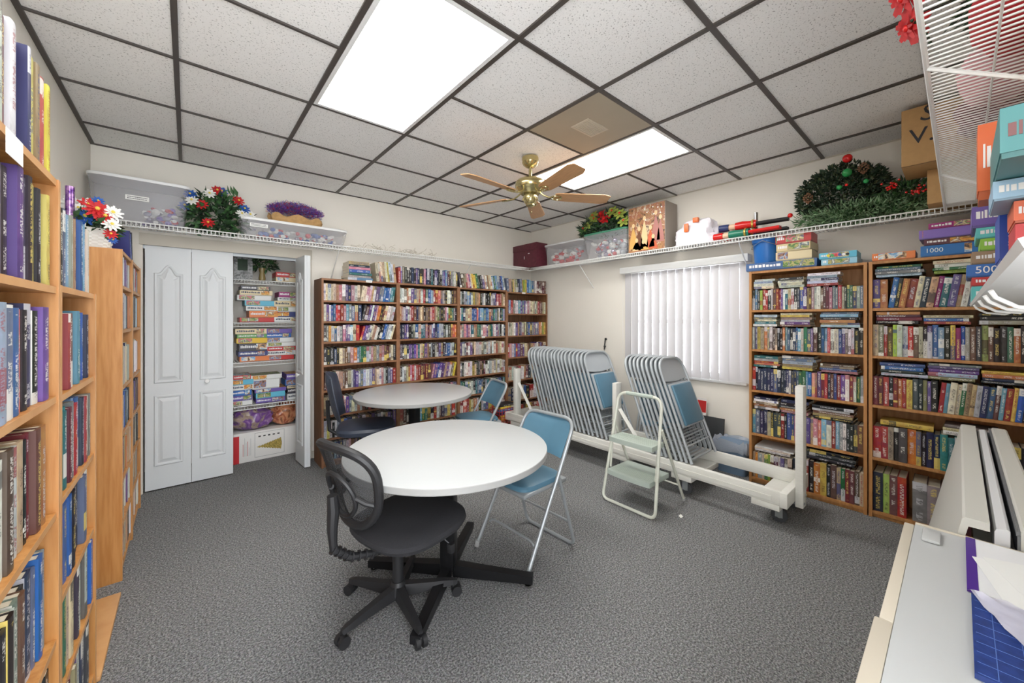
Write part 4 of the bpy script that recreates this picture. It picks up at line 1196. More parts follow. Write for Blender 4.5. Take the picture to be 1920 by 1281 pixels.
def mesh_chair():
    """faces local +x"""
    t = thing('task_chair', 'black mesh-back task chair pushed up to the nearest round table', 'chair', (0.776, 1.762, 0), math.radians(14))
    star_base(t, 121-14)
    m = MB().cyl((0, 0, 0.10), (0, 0, 0.27), 0.026, BLACKP, 18)
    m.cyl((0, 0, 0.27), (0, 0, 0.40), 0.0135, CHROME, 14)
    m.build('gas_lift', t)
    sx, sy = 0.0, -0.085
    MB().rbox((sx-0.11, sy-0.02, 0.395), (sx+0.10, 0.07, 0.418), 0.005, BLACKM).build('seat_plate', t)
    loft([(sx, sy, 0.416, 0.19, 0.195), (sx, sy, 0.426, 0.225, 0.225), (sx, sy, 0.446, 0.238, 0.236), (sx, sy, 0.464, 0.234, 0.232), (sx, sy, 0.478, 0.215, 0.212), (sx, sy, 0.486, 0.17, 0.165), (sx, sy, 0.489, 0.05, 0.05)], FABK, p=0.68, K=40).build('seat', t)
    # back: mesh on an oval ring frame, curved around the sitter
    def surf(u, q):
        y = sy + 0.05 + u*0.20; z = 0.530 + q*0.355
        x = sx - 0.262 - 0.085*q - 0.02*q*q + 0.075*u*u
        return Vector((x, y, z))
    ring = []
    for k in range(40):
        a = 2*PI*k/40
        cu, cq = math.cos(a), math.sin(a)
        u = math.copysign(abs(cu)**0.75, cu); q = 0.5+0.5*math.copysign(abs(cq)**0.75, cq)
        ring.append((u*(0.72+0.28*q), q))
    MB().tube([surf(u, q) for u, q in ring], 0.019, BLACKP, 10, closed=True).build('back_frame', t)
    v = [surf(0, 0.5)]; f = []
    for s in (0.25, 0.5, 0.75, 1.0):
        for u, q in ring: v.append(surf(u*s, 0.5+(q-0.5)*s))
    n = len(ring)
    for k in range(n): f.append((0, 1+k, 1+(k+1) % n))
    for r_ in range(3):
        for k in range(n):
            a = 1+r_*n+k; b_ = 1+r_*n+(k+1) % n
            f.append((a, b_, b_+n, a+n))
    MB().add(v, f, MESHF, True).build('back_mesh', t)
    # inner oval support and cross band
    m = MB()
    oval = [surf(math.cos(a)*0.44, 0.40+0.27*math.sin(a)) + Vector((-0.022, 0, 0)) for a in [2*PI*k/28 for k in range(28)]]
    m.tube(oval, 0.010, BLACKP, 8, closed=True)
    for s in (-1, 1): m.tube([surf(s*0.40, 0.42)+Vector((-0.02, 0, 0)), surf(s*0.62, 0.34)+Vector((-0.014, 0, 0)), surf(s*0.80, 0.30)], 0.011, BLACKP, 8)
    m.build('lumbar_support', t)
    m = MB()
    bx = sx-0.30
    path = [(sx-0.08, sy, 0.400), (sx-0.19, sy, 0.385), (sx-0.285, sy+0.03, 0.405), (sx-0.345, sy+0.05, 0.46), (sx-0.350, sy+0.05, 0.54), (sx-0.345, sy+0.05, 0.62), (sx-0.35, sy+0.05, 0.68)]
    m.tube(path, [0.014, 0.014, 0.016, 0.016, 0.02, 0.024, 0.02], BLACKP, 10)
    for k in range(12):
        a = k/11; i = min(int(a*3), 2); w = a*3-i
        p = Vector(path[i+0]).lerp(Vector(path[i+1]), w)
        q = (Vector(path[i+1])-Vector(path[i])).normalized()*0.003
        m.tube([p-q, p+q], 0.022, BLACKP, 12)
    m.build('back_bracket', t)
    l = MB().tube([(sx+0.05, sy+0.02, 0.40), (sx+0.10, sy-0.10, 0.36), (sx+0.12, sy-0.14, 0.325)], 0.004, BLACKM, 6)
    l.rbox((sx+0.108, sy-0.165, 0.285), (sx+0.135, sy-0.135, 0.328), 0.004, BLACKP)
    lv = l.build('height_lever', t)
    return t
mesh_chair()
def vinyl_chair():
    t = thing('task_chair', 'navy vinyl task chair beside the rear round table', 'chair', (1.17, 3.36, 0), math.radians(-22))
    star_base(t, 20)
    MB().cyl((0, 0, 0.10), (0, 0, 0.26), 0.026, BLACKP, 18).cyl((0, 0, 0.26), (0, 0, 0.40), 0.0135, CHROME, 14).build('gas_lift', t)
    MB().rbox((-0.11, -0.06, 0.395), (0.11, 0.06, 0.42), 0.005, BLACKM).build('seat_plate', t)
    loft([(0.02, 0, 0.418, 0.21, 0.20), (0.02, 0, 0.430, 0.235, 0.225), (0.02, 0, 0.460, 0.24, 0.23), (0.02, 0, 0.480, 0.225, 0.215), (0.02, 0, 0.492, 0.15, 0.14), (0.02, 0, 0.494, 0.04, 0.04)], NAVYV, p=0.6, K=36).build('seat', t)
    m = MB(); v = []; f = []; K, Q = 12, 10
    for side in (0, 1):
        for i in range(Q+1):
            q = i/Q
            for k in range(K+1):
                u = k/K*2-1
                hw = 0.205*(1-0.35*max(0, q-0.6)**2/0.16)*(0.86+0.14*min(1, q/0.3))
                e = max(abs(u), abs(2*q-1)); th = 0.030*(1-max(0, e-0.7)/0.3*0.8)
                x = -0.215-0.085*q+0.05*u*u; z = 0.545+0.40*q - 0.03*(u*u)*(1 if q > 0.9 else 0)
                v.append((x+(th if side else -th)*0.7, u*hw, z))
    N = (Q+1)*(K+1)
    for side in (0, 1):
        for i in range(Q):
            for k in range(K):
                a = side*N+i*(K+1)+k; q = (a, a+1, a+K+2, a+K+1); f.append(q if side else q[::-1])
    rim = [i for i in range(K+1)] + [i*(K+1)+K for i in range(1, Q+1)] + [Q*(K+1)+K-i for i in range(1, K+1)] + [(Q-i)*(K+1) for i in range(1, Q)]
    for i in range(len(rim)):
        a, c = rim[i], rim[(i+1) % len(rim)]; f.append((a, c, N+c, N+a))
    m.add(v, f, NAVYV, True).build('backrest', t)
    MB().tube([(-0.06, 0, 0.405), (-0.20, 0, 0.40), (-0.275, 0, 0.45), (-0.285, 0, 0.58), (-0.29, 0, 0.70)], 0.016, BLACKP, 8).build('back_bracket', t)
vinyl_chair()

# ------------------------------------------------------------------ foliage, flowers, containers
def leaf_cloud(rng, c, rad, n, size, mats, M=None, shell=0.55, flat=0.5, zmin=None, narrow=0.38):
    """leaves as bent lozenges spread through an ellipsoid"""
    m = MB()
    for i in range(n):
        while True:
            p = Vector((rng.uniform(-1, 1), rng.uniform(-1, 1), rng.uniform(-1, 1)))
            if shell < p.length <= 1: break
        pos = Vector((c[0]+p.x*rad[0], c[1]+p.y*rad[1], c[2]+p.z*rad[2]))
        if zmin is not None and pos.z < zmin: pos.z = zmin + rng.uniform(0, 0.02)
        d = (Vector((p.x, p.y, p.z*0.8+0.15)) + Vector((rng.gauss(0, .5), rng.gauss(0, .5), rng.gauss(0, .5)))).normalized()
        side = d.cross(Vector((rng.gauss(0, 1), rng.gauss(0, 1), rng.gauss(0, 1)))).normalized()
        up = d.cross(side)
        L = size*rng.uniform(0.6, 1.3); w = L*narrow
        a = pos; b = pos+d*L*0.5+up*L*0.08; e = pos+d*L
        if zmin is not None: e.z = max(e.z, zmin)
        v = [a, b+side*w*0.5, e, b-side*w*0.5, b+up*L*0.05]
        m.add(v, [(0, 1, 4), (1, 2, 4), (2, 3, 4), (3, 0, 4)], rng.choice(mats), False)
    return m
def blossom(c, d, r, material, heart, petals=9, rng=None):
    """layered petals facing direction d"""
    m = MB(); d = Vector(d).normalized(); s = d.orthogonal().normalized(); u = d.cross(s)
    c = Vector(c)
    for layer, (rr, up) in enumerate(((1.0, 0.10), (0.72, 0.28), (0.42, 0.42))):
        for k in range(petals):
            a = 2*PI*(k+0.5*layer)/petals; w = 2.4*rr*r/petals*1.35
            dr = s*math.cos(a)+u*math.sin(a); tn = d.cross(dr)
            p0 = c + d*r*0.05; p1 = c+dr*r*rr*0.55+d*r*up; p2 = c+dr*r*rr+d*r*up*0.8
            m.add([p0, p1+tn*w/2, p2+tn*w*0.25, p2-tn*w*0.25, p1-tn*w/2], [(0, 1, 2, 3, 4)], material, False)
    m.sphere(tuple(c+d*r*0.28), r*0.20, heart, 8, 6)
    return m
def tub(name, label, x0, x1, y0, y1, z0, z1, body, lidm, group, taper=0.04, lid=True, open_top=False, tagpos=None):
    """rounded storage box, bottom narrower; axis aligned in the room"""
    cx, cy = (x0+x1)/2, (y0+y1)/2
    t = thing(name, label, 'storage box', (cx, cy, z0), 0, group)
    hx, hy, h = (x1-x0)/2, (y1-y0)/2, z1-z0
    tp = min(taper, hy*0.3)
    th = 0.003
    secs_o = [(0, 0, 0.001, hx-taper, hy-tp), (0, 0, h*0.5, hx-taper*0.45, hy-tp*0.45), (0, 0, h-0.02, hx-0.006, hy-0.006)]
    K = 32
    b = loft(secs_o, body, K, 0.22)
    b.f = b.f[:-1]; b.mi = b.mi[:-1]; b.sm = b.sm[:-1]
    b.build('body', t)
    l = loft([(0, 0, h-0.022, hx-0.002, hy-0.002), (0, 0, h-0.006, hx, hy), (0, 0, h, hx-0.004, hy-0.004), (0, 0, h+0.001, hx*0.9, hy*0.9)], lidm, K, 0.22)
    l.build('lid', t)
    return t
rg = random.Random(21)
def ornaments(name, label, x0, x1, y0, y1, z0, z1, mats, n, r0, r1, cat='decorations'):
    m = MB()
    for i in range(n):
        r = rg.uniform(r0, r1)
        c = (rg.uniform(x0+r, x1-r), rg.uniform(y0+r, y1-r), z0+r+(z1-z0-2*r)*rg.random()**1.5)
        m.sphere(c, r, rg.choice(mats), 8, 6, sc=(1, 1, rg.uniform(0.6, 1)))
    o = m.build(name); tag(o, label, cat, kind='stuff'); return o
ZT = ZS + 0.0035
LIDW = mat('pale_grey_lid', (206, 206, 206), 0.4)
LIDG = mat('green_lid', (74, 140, 112), 0.4)
CLEARK = mat_bin('smoky_clear_plastic', (186, 186, 194), 0.36)
def sticker(parent, loc, w, h, rot=None, lines=2):
    """small paper label, local -y is its face"""
    m = MB().box((-w/2, -0.0008, -h/2), (w/2, 0, h/2), mat('label_paper', (238, 238, 234), 0.6))
    ink = mat('label_ink', (70, 72, 80), 0.6)
    if lines == 0: return m.build('label', parent, loc=loc, rot=rot)
    for k in range(lines):
        z = h*(0.18-0.36*k) if lines > 1 else 0
        x = -w*0.42
        while x < w*0.40:
            ww = rg.uniform(0.02, 0.07)*w
            m.box((x, -0.0012, z-h*0.09), (x+ww, -0.0008, z+h*0.09), ink); x += ww+w*0.02
    return m.build('label', parent, loc=loc, rot=rot)
# back wall shelf, left to right
t = tub('storage_tub', 'large smoky plastic storage tub with white rim above the closet doors', -0.540, 0.020, 3.885, 4.185, ZT, 2.425, CLEARK, WHITE, None, 0.045)
sticker(t, (-0.02, -0.1445, 0.17), 0.125, 0.034)
ornaments('packed_decorations', 'pale tinsel decorations packed inside the large smoky tub', -0.27, -0.05, 3.95, 4.13, ZT+0.004, 2.26, [SILVF, WHITEF, PURPF, REDF], 60, 0.012, 0.028)
t = tub('storage_tub', 'long low clear storage tub under the purple tinsel basket', 0.325, 1.205, 3.885, 4.175, ZT, 2.258, CLEARB, WHITE, None, 0.035)
sticker(t, (-0.30, -0.1410, 0.09), 0.13, 0.03)
ornaments('packed_decorations', 'red and white decorations packed inside the long low tub', 0.42, 1.12, 3.95, 4.10, ZT+0.004, 2.225, [REDF, WHITEF, SILVF, BLUEF], 90, 0.012, 0.026)
def patriotic():
    t = thing('flower_arrangement', 'green foliage arrangement with red, white and blue artificial flowers on the wire shelf', 'artificial flowers', (0.185, 4.03, ZT))
    leaf_cloud(rg, (0, -0.01, 0.15), (0.205, 0.12, 0.17), 620, 0.075, [LEAFD, LEAFM, LEAFD, LEAFM], zmin=0.001).build('foliage', t)
    spots = [(-0.17, -0.10, 0.27, BLUEF), (-0.10, -0.12, 0.20, REDF), (-0.05, -0.10, 0.30, WHITEF), (0.03, -0.06, 0.345, BLUEF), (0.00, -0.07, 0.345, REDF), (0.14, -0.10, 0.28, REDF),
             (0.18, -0.10, 0.22, BLUEF), (0.22, -0.09, 0.18, WHITEF), (-0.20, -0.08, 0.18, BLUEF), (-0.16, -0.12, 0.22, WHITEF), (0.16, -0.12, 0.17, WHITEF), (-0.06, -0.12, 0.06, REDF)]
    for x, y, z, m in spots:
        blossom((x, y, z), (x*1.2, -1, 0.4), 0.045, m, mat('flower_heart', (226, 200, 80), 0.6)).build('flower', t)
    b = MB()
    for q in range(3):
        b.add([(0.10+q*0.02, -0.02, 0.33), (0.085+q*0.03, -0.03, 0.37), (0.07+q*0.02, -0.02, 0.42), (0.07+q*0.02, -0.015, 0.37)], [(0, 1, 2, 3)], LEAFM)
    b.build('tall_leaf', t)
patriotic()
def tinsel_basket():
    t = thing('tinsel_basket', 'tan burlap basket of purple tinsel on top of the long low tub', 'decoration', (0.775, 4.03, 2.2600))
    v = []; f = []; K = 40
    for i, (r, z) in enumerate(((0.205, 0), (0.215, 0.03), (0.225, 0.055), (0.215, 0.075))):
        for k in range(K):
            a = 2*PI*k/K; w = 1+0.04*math.sin(9*a)
            v.append((r*w*math.cos(a), 0.42*r*w*math.sin(a), z+(0.018*math.sin(7*a) if i == 3 else 0)))
    for i in range(3):
        for k in range(K):
            l = (k+1) % K; f.append((i*K+k, i*K+l, (i+1)*K+l, (i+1)*K+k))
    f.append(tuple(range(K))[::-1])
    MB().add(v, f, BURLAP, True).build('basket', t)
    m = MB()
    for k in range(3200):
        a = rg.uniform(0, 2*PI); s = math.sqrt(rg.random())
        c = Vector((0.235*s*math.cos(a), 0.095*s*math.sin(a), 0.085+0.125*math.sqrt(max(0, 1-s*s*0.8))*rg.random()**0.5))
        d = Vector((rg.gauss(0, 1), rg.gauss(0, 1), abs(rg.gauss(0, 1))*0.8)).normalized()*rg.uniform(0.015, 0.035)
        w = d.orthogonal().normalized()*0.0022
        m.add([c-w, c+w, c+d+w, c+d-w], [(0, 1, 2, 3)], rg.choice([PURPF, PURPF, PURPF, PURPF, SILVF, REDF]), False)
    o = m.build('tinsel', t); o['kind'] = 'stuff'
tinsel_basket()
def twigs():
    m = MB()
    for k in range(70):
        x = rg.uniform(1.26, 2.22); y = rg.uniform(3.93, 4.12); z = ZT+rg.uniform(0.008, 0.05)
        p = Vector((x, y, z)); pts = [p.copy()]
        d = Vector((rg.gauss(0, 1), rg.gauss(0, 0.4), rg.gauss(0, 0.25))).normalized()
        for s in range(4):
            d = (d+Vector((rg.gauss(0, .5), rg.gauss(0, .4), rg.gauss(0, .35)))).normalized()
            p = p+d*rg.uniform(0.015, 0.035); p.z = min(max(p.z, ZT+0.004), ZT+0.095); p.y = min(max(p.y, 3.91), 4.17)
            pts.append(p.copy())
        m.tube(pts, 0.0018, TWIG, 4)
    o = m.build('twig_garland'); tag(o, 'tangled pale twig garland lying on the back wire shelf', 'garland')
twigs()
# right wall shelf, from the corner
def carton(name, label, cat, a, b, material, group=None, band=None, bandcol=None, lid=None):
    t = thing(name, label, cat, ((a[0]+b[0])/2, (a[1]+b[1])/2, a[2]), 0, group)
    hx, hy, h = (b[0]-a[0])/2, (b[1]-a[1])/2, b[2]-a[2]
    MB().rbox((-hx, -hy, 0), (hx, hy, h if not lid else h-lid), 0.003, material).build('box_body', t)
    if lid: MB().rbox((-hx-0.004, -hy-0.004, h-lid), (hx+0.004, hy+0.004, h), 0.003, material).build('lid', t)
    return t
t = carton('lidded_box', 'dark maroon lidded box on the wire shelf in the room corner', 'box', (3.585, 3.70, ZT), (3.79, 4.180, 2.43), MAROON, lid=0.09)
MB().box((-0.1062, -0.105, 0.185), (-0.1035, -0.075, 0.195), WHITE).box((-0.1062, 0.0, 0.12), (-0.1035, 0.006, 0.16), WHITE).build('label', t)
tub('storage_tub', 'frosted storage tub with grey lid beside the maroon box', 3.675, 3.940, 3.015, 3.665, ZT, 2.385, CLEARB, LIDW, None, 0.05)
ornaments('packed_decorations', 'red and white ornaments inside the grey-lidded tub', 3.72, 3.90, 3.09, 3.60, ZT+0.004, 2.34, [REDF, WHITEF, WHITEF, REDG, GREYP], 80, 0.02, 0.04)
t = tub('storage_tub', 'frosted storage tub with green lid under the poinsettias', 3.675, 3.940, 2.375, 2.990, ZT, 2.415, CLEARB, LIDG, None, 0.045)
ornaments('packed_decorations', 'white and red ornaments inside the green-lidded tub', 3.72, 3.90, 2.44, 2.92, ZT+0.004, 2.34, [WHITEF, WHITEF, SILVF, REDF, GREYP], 80, 0.02, 0.045)
def poinsettias():
    t = thing('poinsettia_bundle', 'bundle of artificial pine and yellow-green poinsettias on the green-lidded tub', 'artificial flowers', (3.81, 2.72, 2.4175))
    leaf_cloud(rg, (0, 0.02, 0.09), (0.13, 0.36, 0.12), 650, 0.10, [LEAFD, LEAFM, LEAFD], zmin=0.001, narrow=0.22).build('foliage', t)
    for k, (y, z, m) in enumerate([(0.20, 0.10, LEAFY), (0.10, 0.16, LEAFY), (-0.25, 0.15, LEAFY), (-0.15, 0.20, LEAFY), (0.0, 0.19, REDF), (0.12, 0.20, LEAFY), (-0.05, 0.13, REDF), (0.26, 0.07, LEAFM), (-0.30, 0.06, LEAFY)]):
        blossom((-0.11, y, z), (-1, y*0.5, 0.5), 0.075, m, REDG, 6).build('flower', t)
poinsettias()
NAT = mat_print('nativity_print', [(60, 44, 40), (120, 84, 60), (176, 130, 84), (150, 82, 64), (206, 184, 150), (104, 78, 66)], 14.0)
def nativity():
    t = carton('picture_box', 'tall box printed with golden nativity figurines on the window wall shelf', 'box', (3.675, 1.925, ZT), (3.925, 2.350, 2.595), mat('box_grey_side', (150, 140, 130), 0.5))
    hx, hy = 0.125, 0.2125
    MB().box((-hx-0.0015, -hy+0.006, 0.006), (-hx-0.0003, hy-0.006, 0.485), NAT).build('front_print', t)
    # robed figures in low relief print
    f = MB(); 
    fm = [mat('print_gold', (214, 168, 96), 0.4), mat('print_rust', (200, 96, 62), 0.4), mat('print_rose', (176, 116, 108), 0.4), mat('print_sand', (226, 196, 148), 0.4), mat('print_umber', (110, 70, 48), 0.4)]
    def fig(y, z, h, w, m, hm):
        n = 14; pts = []
        for k in range(n+1):
            u = k/n; pts.append((y - w*(1-u**1.6)*0.5 if True else 0, z+h*u*0.8))
        pts += [(2*y-p[0], p[1]) for p in pts[::-1]]
        v = [(-hx-0.002, p[0], p[1]) for p in pts]; f.add(v, [tuple(range(len(v)))], m)
        c = [(-hx-0.0022, y+0.018*math.cos(a), z+h*0.84+0.024*math.sin(a)) for a in [2*PI*q/12 for q in range(12)]]
        f.add(c, [tuple(range(12))], hm)
    for y, z, h, w, m in [(0.15, 0.04, 0.30, 0.10, 0), (0.08, 0.03, 0.26, 0.10, 4), (0.02, 0.05, 0.36, 0.09, 3), (-0.05, 0.04, 0.24, 0.09, 1), (-0.11, 0.10, 0.34, 0.09, 2), (-0.16, 0.08, 0.30, 0.08, 2), (0.11, 0.02, 0.13, 0.10, 3), (-0.08, 0.02, 0.15, 0.10, 1), (0.03, 0.02, 0.10, 0.12, 0)]:
        fig(y, z, h, w, fm[m], fm[3])
    for k in range(9): 
        y, z = rg.uniform(-0.19, 0.02), rg.uniform(0.33, 0.46)
        c = [(-hx-0.0022, y+0.008*math.cos(a), z+0.008*math.sin(a)) for a in [2*PI*q/8 for q in range(8)]]
        f.add(c, [tuple(range(8))], WHITEF)
    f.build('printed_figures', t)
nativity()
def plastic_bag():
    t = thing('plastic_bag', 'white plastic carrier bag with orange marks on the window wall shelf', 'bag', (3.80, 1.665, ZT))
    v = []; f = []; K, Q = 40, 14
    for i in range(Q+1):
        q = i/Q
        for k in range(K):
            a = 2*PI*k/K
            r = (1.0-0.15*q-0.55*max(0, q-0.45)**1.2) if q < 1 else 0.3
            nz = noise.noise(Vector((math.cos(a)*2, math.sin(a)*2, q*3)))*0.22 + noise.noise(Vector((math.cos(a)*6, math.sin(a)*6, q*7)))*0.10
            v.append((0.115*r*(1+nz)*math.cos(a), 0.215*r*(1+nz)*math.sin(a), max(0.001, 0.25*q+nz*0.08*min(1, q*4))))
    for i in range(Q):
        for k in range(K):
            l = (k+1) % K; f.append((i*K+k, i*K+l, (i+1)*K+l, (i+1)*K+k))
    f.append(tuple(range(K))[::-1]); f.append(tuple(Q*K+k for k in range(K)))
    MB().add(v, f, mat('white_bag_film', (234, 230, 238), 0.35, bump=0.4, bump_scale=40), True).build('bag_body', t)
    OR = mat('orange_mark', (232, 112, 52), 0.4)
    MB().rbox((-0.128, 0.03, 0.13), (-0.112, 0.07, 0.21), 0.004, OR).rbox((-0.10, -0.05, 0.215), (-0.06, 0.0, 0.26), 0.004, OR).build('orange_mark', t)
plastic_bag()
def toy_soldiers():
    GOLD = mat('gold_paint', (206, 170, 84), 0.3, metal=0.6); GRN = mat('green_satin', (34, 120, 96), 0.35); NVY = mat('navy_satin', (40, 52, 100), 0.4)
    SKIN = mat('painted_wood_face', (228, 190, 160), 0.5)
    for y, x, z, body, lab in [(1.25, 3.725, 0.044, GRN, 'green-coated wooden soldier figure lying lowest on the window wall shelf'), (1.22, 3.815, 0.044, NVY, 'navy-coated wooden soldier figure lying against the wall behind the others'), (1.21, 3.765, 0.118, REDG, 'red-coated wooden soldier figure lying on top of the others')]:
        t = thing('soldier_figure', lab, 'figurine', (x, y, ZT+z), math.radians(4 if body is REDG else -3), 'wooden soldier figures lying on the window wall shelf')
        Mx = R(90, 'X')  # local z along -y
        m = MB().lathe([(0, -0.02), (0.026, -0.02), (0.029, 0.02), (0.024, 0.06), (0.026, 0.10), (0.0, 0.10)], body, 16, M=R(-90, 'X')@R(180, 'Y')@T((0, 0, -0.05)))
        m.build('coat', t)
        MB().lathe([(0, 0), (0.018, 0.0), (0.021, 0.02), (0.018, 0.04), (0, 0.04)], SKIN, 14, M=R(-90, 'X')@T((0, 0, 0.07))).build('head', t)
        MB().lathe([(0.022, 0), (0.024, 0.005), (0.024, 0.06), (0.0, 0.065)], REDG if body is not REDG else NVY, 16, M=R(-90, 'X')@T((0, 0, 0.11))).build('hat', t)
        MB().lathe([(0.030, 0), (0.031, 0.008), (0.028, 0.012)], GOLD, 16, M=R(-90, 'X')@T((0, 0, -0.035))).build('belt', t)
        l = MB()
        for s in (-1, 1): l.cyl((s*0.012, -0.05, 0), (s*0.012, -0.22, 0), 0.011, BLACKP if body is not GRN else REDG, 10)
        l.build('legs', t)
        t.scale = (1.35, 1.35, 1.35)
    c = MB().cyl((3.86, 1.175, ZT), (3.86, 1.175, ZT+0.235), 0.016, CHROME, 16).build('metal_tube')
    tag(c, 'short silver metal tube standing upright behind the soldier figures', 'tube')
toy_soldiers()
def evergreen():
    t = thing('evergreen_wreath', 'dark artificial evergreen wreath with pinecones standing on the window wall shelf', 'wreath', (3.80, 0.565, ZT))
    leaf_cloud(rg, (0, 0.02, 0.24), (0.12, 0.275, 0.225), 4200, 0.036, [LEAFD, LEAFD, mat('olive_needles', (84, 96, 62), 0.6, noise_amt=0.4, noise_scale=10), LEAFD, mat('deep_green_needles', (26, 48, 34), 0.6)], zmin=0.001, narrow=0.45, shell=0.6).build('needles', t)
    for x, y, z, r, m in [(-0.09, -0.03, 0.475, 0.030, REDG), (-0.14, -0.035, 0.355, 0.030, GREENG), (-0.13, 0.01, 0.262, 0.018, GREENG), (-0.125, -0.135, 0.27, 0.016, GREENG), (-0.115, 0.315, 0.12, 0.018, REDG), (-0.13, -0.03, 0.27, 0.010, REDG)]:
        MB().sphere((x, y, z), r, m, 16, 10).build('ball', t)
    for y, z in [(-0.12, 0.37), (0.20, 0.23)]:
        m = MB()
        for k in range(40):
            a = k*2.4; q = k/40
            c = Vector((-0.115-0.03*math.sin(q*PI)*math.cos(a), y+0.03*math.sin(q*PI)*math.sin(a), z-0.04+0.08*q))
            m.sphere(tuple(c), 0.006, WALNUT, 5, 4)
        m.build('pinecone', t)
    m2 = thing('pine_garland', 'pale green pine garland with red berries lying in front of the dark wreath', 'garland', (3.72, 0.48, ZT))
    leaf_cloud(rg, (0.0, -0.02, 0.055), (0.05, 0.40, 0.085), 2400, 0.05, [LEAFM, LEAFL, LEAFL, LEAFL], zmin=0.001, narrow=0.2, shell=0.3).build('needles', m2)
    leaf_cloud(rg, (0.04, -0.25, 0.12), (0.08, 0.16, 0.11), 700, 0.055, [LEAFM, LEAFD, LEAFM], zmin=0.001, narrow=0.25, shell=0.3).build('needles', m2)
    for y, z in ((-0.185, 0.20), (-0.30, 0.135)):
        b = MB()
        for k in range(22): b.sphere((-0.05+rg.gauss(0, 0.012), y+rg.gauss(0, 0.022), z+rg.gauss(0, 0.014)), 0.007, REDG, 6, 5)
        b.build('berries', m2)
evergreen()
def cardboard():
    t = carton('cardboard_box', 'open cardboard box with black handwriting above the top right wire shelf', 'box', (3.36, -0.22, 2.325), (3.70, 0.232, 2.675), CARD)
    text_mesh('V.', 0.13, DARKP, T((-0.1708, 0.140, 0.170)) @ R(-90, 'Z') @ R(90, 'X'), 'handwriting', t)
    text_mesh('S', 0.13, DARKP, T((-0.1708, 0.115, 0.295)) @ R(-90, 'Z') @ R(90, 'X') @ R(-15, 'Z'), 'handwriting', t)
    MB().box((-0.172, -0.226, 0.0), (-0.1702, 0.226, 0.004), mat('box_seam', (120, 88, 56), 0.7)).build('seam', t)
    carton('cardboard_box', 'small cardboard box under the one with handwriting', 'box', (3.52, -0.20, ZT+0.006), (3.90, 0.13, 2.322), CARD)
cardboard()

# ------------------------------------------------------------------ puzzle and game boxes
PRINTS = [mat_print('print_forest', [(30, 70, 50), (90, 130, 70), (190, 180, 110), (60, 90, 120), (220, 220, 200)], 22),
          mat_print('print_street', [(70, 60, 60), (170, 120, 90), (90, 120, 170), (220, 210, 190), (150, 60, 50)], 26),
          mat_print('print_garden', [(140, 50, 90), (220, 120, 130), (80, 130, 80), (240, 220, 170), (70, 70, 120)], 24),
          mat_print('print_harbour', [(40, 80, 130), (120, 170, 210), (230, 230, 220), (200, 150, 90), (60, 60, 70)], 22),
          mat_print('print_autumn', [(90, 50, 30), (210, 120, 50), (230, 180, 80), (130, 80, 60), (240, 230, 200)], 24)]
BXM = {}
def bxm(rgb):
    k = tuple(rgb)
    if k not in BXM: BXM[k] = mat('box_card_%d_%d_%d' % k, rgb, 0.4)
    return BXM[k]
def gamebox(label, M, L, D, H, rgb, pr=0, frac=(0.55, 0.97), bar=None, text=None, tcol=(240, 240, 240), group=None, ink=(240, 240, 240), tsize=None, trot=0):
    """local: x along the front, front face at y=0 looking to -y, z up; lid over body"""
    t = thing('puzzle_box', label, 'puzzle box', (0, 0, 0), 0, group); t.matrix_world = M
    m = bxm(rgb)
    MB().box((0.002, 0.002, 0.0005), (L-0.002, D-0.002, H*0.35), bxm(tuple(int(c*0.85) for c in rgb))).build('box_body', t)
    MB().box((0, 0, H*0.12), (L, D, H), m).build('lid', t)
    p = MB()
    p.box((L*frac[0], -0.0009, H*0.18), (L*frac[1], -0.0002, H*0.94), PRINTS[pr % 5])
    p.box((0.006, 0.006, H+0.0002), (L-0.006, D-0.006, H+0.0008), PRINTS[(pr+1) % 5])
    x = L*0.05; ik = bxm(ink); r = random.Random(int(L*1e5)+pr)
    if text is None:
        while x < L*(frac[0]-0.05):
            w = L*r.uniform(0.02, 0.06); p.box((x, -0.0011, H*0.42), (x+w, -0.0002, H*r.uniform(0.66, 0.8)), ik); x += w+L*0.014
    if bar: p.box((L*0.02, -0.0007, H*0.16), (L*0.045, -0.0002, H*0.95), bxm(bar))
    p.build('printed_art', t)
    if text: text_mesh(text, tsize or H*0.8, bxm(tcol), T((L*(0.5 if trot else 0.20), -0.0010, H*0.54)) @ R(90, 'X') @ R(trot, 'Z'), 'lettering', t)
    return t
W_, CY, BL, NV, RD, OR, YE, GR, PU, CR, TE, MG, DK = (228, 230, 228), (96, 186, 214), (40, 104, 184), (50, 60, 120), (196, 48, 48), (228, 128, 66), (232, 190, 40), (96, 160, 80), (110, 90, 170), (226, 210, 170), (90, 190, 190), (160, 40, 120), (60, 60, 70)
CN = {W_: 'white', CY: 'cyan', BL: 'blue', NV: 'navy', RD: 'red', OR: 'orange', YE: 'yellow', GR: 'green', PU: 'purple', CR: 'cream', TE: 'teal', MG: 'magenta', DK: 'charcoal'}
